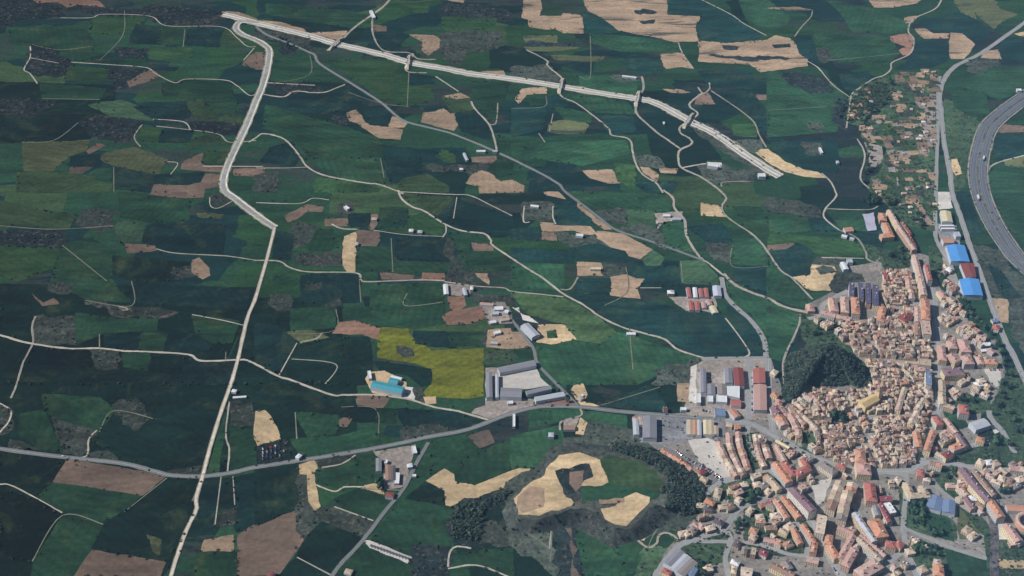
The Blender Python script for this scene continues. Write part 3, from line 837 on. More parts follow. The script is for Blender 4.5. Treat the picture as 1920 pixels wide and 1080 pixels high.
# ------------------------------------------------------------------ tracks, roads, motorway, railway
def line(tile, s, seg=6): return smooth_line([G(*q) for q in pts(tile, s)], seg)
def run_on(L, tile, s, dist=700.0):
    """a road traced up to the edge of the photograph goes on beyond it"""
    q = pts(tile, s); L = list(L)
    for end in (0, -1):
        x, y = q[end]
        if x < 8 or x > 1912 or y < 6 or y > 1074:
            a, b = (L[0], G(*q[1])) if end == 0 else (L[-1], G(*q[-2]))
            d = (a - b).normalized(); ext = [a + d * dist * k / 6 for k in range(1, 7)]
            L = ext[::-1] + L if end == 0 else L + ext
    return L
PALE_T = C(190, 182, 168); GREY_T = C(150, 152, 150); ROAD = C(128, 130, 132); ROAD2 = C(112, 114, 118)
TRACKS = """
4 00 170,260 170,320 135,390 170,415 210,470
3 00 170,325 330,355
4 00 400,350 640,365 820,380 870,410 980,465 1050,445 1260,450 1330,480 1400,535 1440,530
4 00 340,100 510,100 580,80 840,90 940,145 1240,150 1330,210 1390,260 1440,262
3 00 1430,270 1370,340
4 00 860,670 1030,685 1070,730
4 00 880,710 1070,730 1230,755 1290,800 1440,790
4 00 800,700 755,770 790,825
3 00 940,910 1000,920 960,980
4 00 1140,935 1480,937
6 10 -40,800 0,775 40,752 130,770 180,800 240,870 290,940 380,985 500,1010 620,1030 700,1040 830,1090
4 10 60,465 150,470 330,480
6 10 40,530 150,545 210,515 270,515 300,520 380,520 440,500 500,475
9 10 750,0 700,50 560,150 480,225 450,245 400,285
6 10 655,110 655,180 690,260 740,290 850,295 880,310
6 10 880,300 870,350 840,375 860,405 960,410
6 10 880,300 910,330 1010,335
5 10 1010,430 1140,515
6 10 1210,570 1230,610 1310,700 1340,780 1355,850
4 10 1310,700 1350,690 1360,580
4 10 0,945 170,945 290,940
6 20 80,280 195,340 200,370 280,440 290,485 268,500 270,530 300,555 360,580 450,645 540,720 560,760 640,775 670,800 680,860 700,930 740,985 810,1030 850,1085
7 20 730,430 740,490 715,550 695,600 710,650 810,740 880,790 945,835
7 20 1070,525 1010,570 1000,600 1045,640 1000,680 945,715 950,750 1000,780 1010,810 945,845 935,890 955,945 1070,1000 1180,1080
5 20 1045,490 1075,525 1110,500 1110,465
5 20 1120,510 1340,665 1390,760 1430,830
6 20 955,945 1030,930 1095,920
4 20 1180,1050 1190,1025 1340,1020
4 20 935,240 960,300 1020,385
4 20 1070,0 1230,80 1300,130 1430,200
3 20 150,750 185,800
3 20 230,640 210,740
5 30 975,0 940,50 840,95 800,130 790,180 820,220 800,300 700,350 690,390 650,425 600,440 550,470 480,520 465,550 460,600 440,720
5 30 330,440 380,490 465,550
4 30 250,60 240,95 190,150 150,205
4 30 110,215 150,280
4 30 215,340 280,380 330,440
5 30 300,975 350,1020 380,1080 380,1110 320,1180 320,1230 400,1295
4 30 600,1070 730,1055 940,1045
4 30 720,870 730,1055
5 30 500,780 545,870 520,1000 570,1060
5 30 1225,1040 1235,970 1280,920 1440,875
3 01 1180,30 1185,80 1230,90 1310,50
4 01 880,320 990,345 1270,360 1440,385
5 01 200,700 180,760 185,850 130,960 95,1080 60,1160
6 01 -20,800 0,805 160,850 380,880 560,880 700,895 850,900 1060,915 1130,950 1340,945 1380,945 1440,970 1560,1035 1640,1060 1860,1140 1940,1142 2110,1142 2290,1165 2440,1210 2580,1235 2770,1290
3 01 660,640 730,660 690,665
3 01 1080,690 1240,720 1370,750
5 11 425,180 480,205 570,210
3 11 660,215 840,240 1050,250
4 11 1065,180 1070,220 1050,255
3 11 0,60 240,65 320,35 410,45
5 11 -10,385 0,385 130,390 190,425 300,450 560,455 590,495 640,505 920,495 1060,500
4 11 1060,505 1240,530 1390,540 1440,560 1590,575 1730,590
6 11 800,-10 820,40 880,85 950,110 1060,180 1160,220 1280,235 1320,270 1330,300 1440,375 1540,440 1620,490 1730,575 1840,635 1940,705 2070,765 2200,800 2300,830 2370,885 2520,935 2600,942 2870,940
4 11 810,0 1100,15 1200,20 1310,70 1440,135
3 11 1130,30 1110,150
4 11 370,795 340,825 250,845
3 11 230,850 130,1030
3 11 200,940 450,970 390,1080
7 21 850,-10 905,35 915,95 970,160 980,240 1020,320 1075,385
6 21 870,310 1075,385 1140,430 1190,470
6 21 1170,-5 1205,35 1180,80 1190,120 1240,165 1340,230 1400,285 1440,340 1510,440 1580,490 1690,605
9 21 1190,460 1250,520 1330,560 1440,600 1540,650 1720,690
4 21 70,80 65,165 100,170
4 21 230,80 230,140 245,180
5 21 275,550 330,545 370,480
3 21 720,540 840,540
4 21 1200,710 1330,890 1310,930
5 31 400,215 500,260 550,340 560,380 640,410
4 31 330,95 560,100 620,80
5 31 180,690 170,760 90,940 90,1080
4 31 300,370 540,375
4 02 0,270 50,210 60,150 0,110
4 02 1290,100 1270,280 1290,370 1280,490
2.5 02 1245,510 1210,790
2.5 02 1310,520 1320,680
4 02 545,260 500,310 490,400 430,415
3 02 0,565 60,570 200,640 350,725
3 12 230,975 400,1065
3 12 440,690 660,770
4 12 330,565 440,605 500,580 610,580
4 12 1080,1040 1240,1020 1420,1085
4 12 1080,1030 1090,950 1130,915 1210,925
4 12 560,400 480,450 370,470
4 12 660,370 690,410 740,415
5 22 780,650 730,740 690,840 700,870 760,920 810,900 830,850 880,840 930,880 900,940
5 22 385,140 385,180 280,210 270,260
4 22 210,930 230,780 270,740 400,680
"""
for ln in TRACKS.strip().splitlines():
    w_, t_, s_ = ln.split(' ', 2)
    ribbon("track", run_on(line(t_, s_), t_, s_, 250.0), float(w_) * 0.62, M['gravel'], (lambda k: tuple(v * k for v in PALE_T[:3]) + (1,))(random.uniform(.6, 1.0)), wob=0.28)
ASPH = """
10 10 0,150 60,195 190,245 290,290 330,310 360,360 520,460 640,535 720,590 800,660 860,690 960,715 1080,745 1160,775 1260,815 1440,895 1510,930 1620,985 1710,1040
9 21 270,-40 300,0 380,60 470,130 560,200 640,235 740,265 870,310 1075,385
8 21 1180,480 1200,580 1260,650 1340,720 1400,800 1425,870 1430,940 1440,1000
8 21 0,720 60,800 120,880 140,960 200,1030 280,1110 370,1200
13 02 -30,360 0,365 250,400 480,425 700,450 860,490 960,515 1140,520 1300,500 1440,470 1690,430 2010,380 2270,330 2400,300 2620,260 2770,205 2880,165 3030,130 3260,130 3480,155 3780,180 4080,205 4220,225
9 12 970,330 900,450 830,590 740,700 600,880 480,1010 420,1090
10 30 1460,115 1440,130 1300,230 1180,310 1060,370 1000,430 970,500 965,560 975,640 990,800 1020,950 1035,1080 1060,1160 1100,1270 1130,1370 1170,1480 1230,1640 1280,1780 1330,1910 1380,2000 1450,2150
6 30 970,430 955,480 955,700 950,870 945,1080 940,1300 960,1380 1030,1500 1080,1640
10 p 1441,673 1441,700 1444,760 1450,815
9 p 1405,673 1404,787
6 p 1315,673 1441,671
11 22 1200,205 1340,225 1440,275 1500,310 1560,340 1640,390 1750,435 1840,460 1920,490 2040,490 2220,510
9 22 1440,480 1330,510 1190,550 1110,600 1070,640
9 22 1480,625 1440,640 1300,690 1260,720 1190,820 1100,850 960,900 900,950 820,1060 800,1100
7 22 1260,725 1130,715 1060,690
7 22 1210,830 1230,880 1200,980 1220,1090
9 22 790,340 850,360 960,410 1080,490 1150,550
7 22 1330,225 1325,300 1360,390 1440,480 1550,570
9 p 1440,935 1475,913 1545,868
12 p 1475,915 1530,992 1555,1045 1585,1090
7 p 1440,978 1485,978 1525,965 1560,945
6 p 1462,930 1490,975 1513,1018 1512,1040
6 p 1300,1015 1400,1018 1450,1030 1480,1040 1535,1045
13 p 1748,540 1750,560 1752,590 1758,640 1760,700 1760,765 1750,790 1738,830 1722,875 1705,884
10 p 1640,884 1705,884 1730,868 1770,868 1800,872 1830,878 1925,884
8 p 1770,868 1800,845 1840,832 1855,830
6 p 1555,870 1600,880 1640,884
7 p 1700,890 1698,930 1694,985 1700,1040
6 p 1745,905 1790,940 1830,965
5 p 1693,990 1740,1010 1800,1034 1850,1048
9 p 1617,1085 1660,1060 1695,1038 1722,1085
7 p 1600,947 1640,1010 1690,1040
5 p 1625,745 1632,790 1628,825 1600,845 1590,850
5 p 1640,620 1690,580 1735,565
8 p 1854,770 1858,785 1880,810 1902,850
8 p 1515,598 1540,590 1545,570 1590,545
5 p 1765,595 1800,596
5 p 1470,760 1490,800 1500,838
"""
for ln in ASPH.strip().splitlines():
    w_, t_, s_ = ln.split(' ', 2)
    L_ = run_on(line(t_, s_), t_, s_)
    wd = float(w_)
    city = min(q[0] for q in pts(t_, s_)) > 1225
    k_ = 0.74 if city else 0.52
    ribbon("verge", L_, wd * k_ + (2.2 if city else 1.2), M['gravel'], C(158, 154, 146) if city else C(112, 112, 100), wob=0.15)
    ribbon("road", L_, wd * k_, M['asphalt'], C(152, 153, 154) if city else C(122, 126, 128))
    if wd >= 10: ribbon("road_marking", L_, 0.25, M['plain'], C(215, 215, 210))
# faint field lanes, hardly wider than a tractor
FAINT = '''
3 22 215,1000 222,930 228,790 280,735 300,730
3 22 480,830 560,905 690,850 700,870
2 22 760,930 830,800 960,725 1060,700
2 22 10,790 150,880 210,930
2 00 180,250 330,280 520,260
2 00 700,60 690,200 560,340
2 00 1040,165 1030,265
2 00 240,555 560,560
2 00 440,690 300,790 120,800
2 00 640,940 640,1080
2 10 300,300 300,420 90,470
2 10 860,400 850,600
2 10 520,520 700,580 860,600
2 10 700,890 720,1000
2 20 440,190 440,430 380,430
2 20 690,540 690,640
2 20 0,610 180,600 190,540
2 30 740,300 560,320 330,340
2 30 0,620 330,600
2 01 0,190 300,210 640,190
2 01 740,500 740,640 480,610
2 01 350,300 600,500
2 01 1270,900 1270,950
2 01 560,800 560,880
2 11 760,260 770,450
2 11 580,470 590,620
2 11 450,660 440,780 180,800
2 11 850,570 840,640 1050,620
2 21 640,420 650,560 520,640
2 21 950,390 960,510
2 21 1240,300 1240,420 1440,420
2 21 660,770 680,1000
2 02 180,1000 350,740 580,790
2 02 700,720 940,530
2 02 560,270 640,150 880,200
2 02 1080,660 1130,540
2 12 480,130 670,140 690,280
2 12 220,160 230,310
2 12 590,590 830,600
2 22 380,470 640,270
3 22 500,120 830,20
'''
for ln in FAINT.strip().splitlines():
    w_, t_, s_ = ln.split(' ', 2)
    ribbon("track", line(t_, s_), 1.7, M['gravel'], C(120, 122, 104), wob=0.3)
# motorway: two carriageways on a graded bed
MW = run_on(line('30', "1560,480 1440,552 1320,640 1240,720 1200,830 1180,960 1195,1080 1240,1200 1300,1310 1400,1450 1520,1560"), '30', "1560,480 1440,552 1320,640 1240,720 1200,830 1180,960 1195,1080 1240,1200 1300,1310 1400,1450 1520,1560")
ribbon("motorway_verge", MW, 38, M['rough'], C(104, 106, 100), wob=0.08)
ribbon("motorway_shoulder", offset_line(MW, -17.5), 2.0, M['gravel'], C(160, 156, 146), wob=0.3)
ribbon("motorway_shoulder", offset_line(MW, 17.5), 2.0, M['gravel'], C(160, 156, 146), wob=0.3)
for s_ in (-8.0, 8.0):
    ribbon("motorway", offset_line(MW, s_), 11.5, M['asphalt'], C(104, 108, 118))
    for e_ in (-5.0, -1.5, 4.6): ribbon("road_marking", offset_line(MW, s_ + e_), 0.2, M['plain'], C(190, 190, 190))
# the bypass being built: pale earthworks, two graded carriageways, a paler median
BY = line('p', "418,27 440,32 480,43 583,68 630,82 720,103 770,118 830,128 880,138 960,148 1050,162 1127,175 1193,185 1220,190 1250,203 1293,227 1343,252 1393,287 1440,318 1463,331", 8)
ribbon("bypass_earthworks", BY, 24, M['gravel'], C(150, 142, 124), wob=0.22)
ribbon("bypass_earthworks", BY, 19.5, M['gravel'], C(196, 188, 172), wob=0.06)
for s_ in (-4.9, 4.9): ribbon("bypass_carriageway", offset_line(BY, s_), 3.4, M['gravel'], C(160, 160, 158), wob=0.05)
for s_ in (-8.4, -1.6, 1.6, 8.4): ribbon("bypass_kerb_strip", offset_line(BY, s_), 2.0, M['gravel'], C(222, 216, 206), wob=0.1)
LB = line('p', "485,43 456,40 445,45 443,55 457,66 480,75 498,86 505,98 500,133 490,167 480,190 463,233 443,275 427,310 419,337 422,358 440,372 480,403 515,427", 8)
ribbon("access_road_bank", LB, 17, M['gravel'], C(150, 144, 126), wob=0.15)
ribbon("access_road_bank", LB, 13, M['gravel'], C(190, 184, 168), wob=0.08)
ribbon("access_road", LB, 7, M['gravel'], C(150, 152, 152), wob=0.05)
ribbon("access_road_kerb", offset_line(LB, 5.5), 2.6, M['gravel'], C(224, 218, 204), wob=0.1)
LB2 = run_on(line('p', "515,427 500,487 480,556 463,600 447,670 433,720 413,777 393,843 380,893 368,933 368,957 353,987 333,1040 318,1090", 6), 'p', "515,427 500,487 480,556 463,600 447,670 433,720 413,777 393,843 380,893 368,933 368,957 353,987 333,1040 318,1090")
ribbon("farm_road_bank", LB2, 6.4, M['gravel'], C(150, 142, 124), wob=0.15)
ribbon("farm_road", LB2, 3.9, M['gravel'], C(206, 198, 184), wob=0.08)
RW = run_on(line('p', "1864,1120 1864,1050 1863,985 1850,950 1825,915 1805,885", 6), 'p', "1864,1120 1864,1050 1863,985 1850,950 1825,915 1805,885")
ribbon("railway_bed", RW, 11, M['rough'], C(96, 90, 94), wob=0.05)
for s_ in (-3.2, -1.7, 1.7, 3.2): ribbon("railway_rail", offset_line(RW, s_), 0.25, M['asphalt'], C(80, 74, 74))
ZTOP = 0.05 + 0.008 * LAYMAX[0]
print('layers', LAYMAX[0])
# ------------------------------------------------------------------ labels: every thing says which one it is, by neighbours one can find
LM = {'poultry strip': (730,1035), 'wooded hill': (1550,690), 'blue sheds': (1810,505), 'church': (1627,752), 'bullring': (1924,984), 'red factory': (1425,728),
      'dusty lot': (1310,855), 'school': (1722,900), 'teal shed': (728,722), 'red barns': (1305,560), 'white yard': (985,715),
      'motorway': (1850,330), 'scrapyard': (515,846), 'rape field': (820,690), 'bypass end': (1460,331), 'striped sheds': (1318,802),
      'maroon block': (1660,955), 'orange slab': (1650,590), 'slate blocks': (1620,545), 'grey plaza': (1862,708), 'gravel pitch': (1815,970),
      'walled court': (1500,880), 'sand plateau': (1080,880), 'sports court': (1628,415), 'market square': (1700,878), 'roundabout': (1475,912),
      'allotments': (1700,230), 'slatted farm': (720,880), 'river bend': (1885,850), 'sand field': (1535,520)}
LMG = {k: G(*v) for k, v in LM.items()}
ORD = ['', 'nearest', 'second nearest', 'third nearest', 'fourth nearest', 'fifth nearest', 'sixth nearest', 'seventh nearest', 'eighth nearest', 'ninth nearest', 'tenth nearest']
REG = []
def reg(o, desc, pos): REG.append((o, desc, Vector((pos.x, pos.y, 0))))
def finish_labels():
    b = {}
    for o, d, p in REG:
        ks = sorted(LMG, key=lambda k: (LMG[k] - p).length)
        b.setdefault((d, ks[0], ks[1]), []).append(((LMG[ks[0]] - p).length, o))
    for (d, k1, k2), L in b.items():
        L.sort(key=lambda t: t[0])
        for i, (_, o) in enumerate(L):
            if len(L) == 1: c = ["%s between the %s and the %s" % (d, k1, k2), "%s between %s and %s" % (d, k1, k2), "%s near the %s, towards %s" % (d, k1, k2)]
            elif i < 10: c = ["%s between %s and %s, %s the %s" % (d, k1, k2, ORD[i + 1], k1), "%s between %s and %s, %s %s" % (d, k1, k2, ORD[i + 1], k1), "%s %s %s, towards %s" % (d, ORD[i + 1], k1, k2)]
            else: c = ["%s between %s and %s, farther than ten alike" % (d, k1, k2), "%s %s-side, far from %s" % (d, k2, k1)]
            o['label'] = next((x for x in c if len(x.split()) <= 16), c[-1])

# ------------------------------------------------------------------ buildings
def ccw(P):
    a = sum(P[i].x * P[(i + 1) % len(P)].y - P[(i + 1) % len(P)].x * P[i].y for i in range(len(P)))
    return P if a > 0 else P[::-1]
def area(P): return abs(sum(P[i].x * P[(i + 1) % len(P)].y - P[(i + 1) % len(P)].x * P[i].y for i in range(len(P)))) / 2
def cent(P): return sum((Vector((p.x, p.y, 0)) for p in P), Vector()) / len(P)
def long_axis(P):
    best = None
    for i in range(len(P)):
        d = (P[(i + 1) % len(P)] - P[i]); d.z = 0
        if d.length < 0.5: continue
        d.normalize(); n = Vector((-d.y, d.x, 0))
        a = [p.dot(d) for p in P]; b = [p.dot(n) for p in P]
        A = (max(a) - min(a)) * (max(b) - min(b))
        if best is None or A < best[0]: best = (A, d, n, max(a) - min(a), max(b) - min(b), (max(a) + min(a)) / 2, (max(b) + min(b)) / 2)
    _, d, n, la, lb, ca, cb = best
    if la < lb: d, n, la, lb, ca, cb = n, -d, lb, la, cb, -ca
    return d, n, la, lb, d * ca + n * cb
def inset(P, d):
    c = cent(P); out = []
    for p in P:
        v = p - c; v.z = 0
        out.append(p - v.normalized() * min(d, v.length * 0.6))
    return out
def wall_geo(P, h, o, z0=0.0):
    n = len(P); V = []; F = []; U = []
    u = 0
    for i in range(n):
        a, b = P[i], P[(i + 1) % n]; L = (b - a).length; k = len(V)
        V += [(a.x - o.x, a.y - o.y, z0), (b.x - o.x, b.y - o.y, z0), (b.x - o.x, b.y - o.y, h), (a.x - o.x, a.y - o.y, h)]
        F.append((k, k + 1, k + 2, k + 3)); U.append([(u, 0), (u + L, 0), (u + L, h - z0), (u, h - z0)]); u += L + 1.3
    return V, F, U
def roof_geo(P, h, o, kind, pitch=0.42, over=0.45):
    c = cent(P)
    E = []
    for p in P:
        v = p - c; v.z = 0; E.append(p + v.normalized() * over)
    n = len(E); V = [(p.x - o.x, p.y - o.y, h + 0.03) for p in E]
    if kind == 'flat':
        V += [(p.x - o.x, p.y - o.y, h + 0.7) for p in E]
        I = inset(E, 0.9)
        V += [(p.x - o.x, p.y - o.y, h + 0.7) for p in I] + [(p.x - o.x, p.y - o.y, h + 0.25) for p in I]
        F = []
        for r in range(3):
            for i in range(n): F.append((r * n + i, r * n + (i + 1) % n, (r + 1) * n + (i + 1) % n, (r + 1) * n + i))
        F.append(tuple(3 * n + i for i in range(n)))
        return V, F
    d, nn, la, lb, cc = long_axis(E)
    ht = h + 0.03 + lb / 2 * pitch
    half = la / 2 - (lb / 2 * 0.85 if kind == 'hip' else 0.02)
    half = max(half, 0.3)
    r0 = cc - d * half; r1 = cc + d * half
    V += [(r0.x - o.x, r0.y - o.y, ht), (r1.x - o.x, r1.y - o.y, ht)]
    side = [0 if (p - cc).dot(d) < 0 else 1 for p in E]
    F = []
    for i in range(n):
        j = (i + 1) % n
        if side[i] == side[j]: F.append((i, j, n + side[i]))
        else: F.append((i, j, n + side[j], n + side[i]))
    F.append(tuple(range(n))[::-1])
    return V, F
def box_geo(c, d, sx, sy, z0, z1):
    n = Vector((-d.y, d.x, 0)); V = []
    for z in (z0, z1):
        for a, b in ((-1, -1), (1, -1), (1, 1), (-1, 1)):
            q = c + d * (a * sx / 2) + n * (b * sy / 2); V.append((q.x, q.y, z))
    return V, [(0, 3, 2, 1), (4, 5, 6, 7), (0, 1, 5, 4), (1, 2, 6, 5), (2, 3, 7, 6), (3, 0, 4, 7)]
RC = {'pinkish': C(198,168,156), 'brown': C(158,128,112), 'terracotta': C(196,144,122), 'pale': C(216,196,176), 'greyish': C(146,136,132), 'ochre': C(196,178,154), 'dark': C(104,94,98),
      'orange': C(202,146,118), 'red': C(178,110,102), 'rosy': C(194,156,146), 'maroon': C(146,76,88), 'slate': C(92,90,120), 'grey': C(142,142,150), 'white': C(226,228,230), 'light grey': C(186,190,198),
      'blue': C(92,158,226), 'teal': C(72,160,176), 'purple-brown': C(138,112,120), 'rust': C(140,76,72), 'tan': C(190,170,150), 'cream': C(218,206,170), 'blue-grey': C(120,138,170), 'lilac': C(196,196,214)}
WC = [C(214,200,180), C(222,214,204), C(206,182,156), C(196,190,186), C(226,208,170), C(190,160,140)]
EXPL = []     # footprints already built on
def building(name, P, h, kind, rc, wc=None, pitch=0.42, mat='roof', chimneys=0, wall='wall', windows=True, rnd=random, over=0.45, units=0):
    P = ccw([Vector((p.x, p.y, 0)) for p in P]); o = cent(P)
    root = bpy.data.objects.new(name, None); COL.objects.link(root); root.location = o
    V, F, U = wall_geo(P, h, o)
    mesh_obj("wall", V, F, M[wall if windows else 'plain'], root, color=wc or rnd.choice(WC), uvs=U)
    V, F = roof_geo(P, h, o, kind, pitch, over)
    rf = mesh_obj("roof", V, F, M[mat], root, color=rc)
    d, n, la, lb, cc = long_axis(P)
    for i in range(chimneys):
        t = (i + 0.5) / chimneys - 0.5
        q = cc - o + d * (t * la * 0.9) + n * rnd.uniform(-0.25, 0.25) * lb
        z0 = h + 0.3; z1 = h + 0.8 + lb / 2 * (pitch if kind != 'flat' else 0.15) + rnd.uniform(0.5, 1.4)
        s = rnd.uniform(0.8, 1.8)
        V, F = box_geo(q, d, s, s * rnd.uniform(0.7, 1.3), z0, z1)
        mesh_obj("chimney", V, F, M['plain'], rf, color=rnd.choice([C(205,190,175), C(170,120,100), C(225,220,210)]))
    EXPL.append((o, la / 2, lb / 2, d, n))
    return root, o
def on_expl(p, m=1.0):
    for o, a, b, d, n in EXPL:
        v = p - o
        if abs(v.x) + abs(v.y) > 2 * (a + b) + 10: continue
        if abs(v.dot(d)) < a + m and abs(v.dot(n)) < b + m: return True
    return False
def bar(tile, s, h, wd):
    """rectangle footprint from its roof centre line (traced at eaves height) and its width in metres"""
    a, b = [G(*q, h) for q in pts(tile, s)]
    d = (b - a); d.z = 0; d.normalize(); n = Vector((-d.y, d.x, 0)) * wd / 2
    return [a - n, b - n, b + n, a + n]
def quad(tile, s, h): return [G(*q, h) for q in pts(tile, s)]

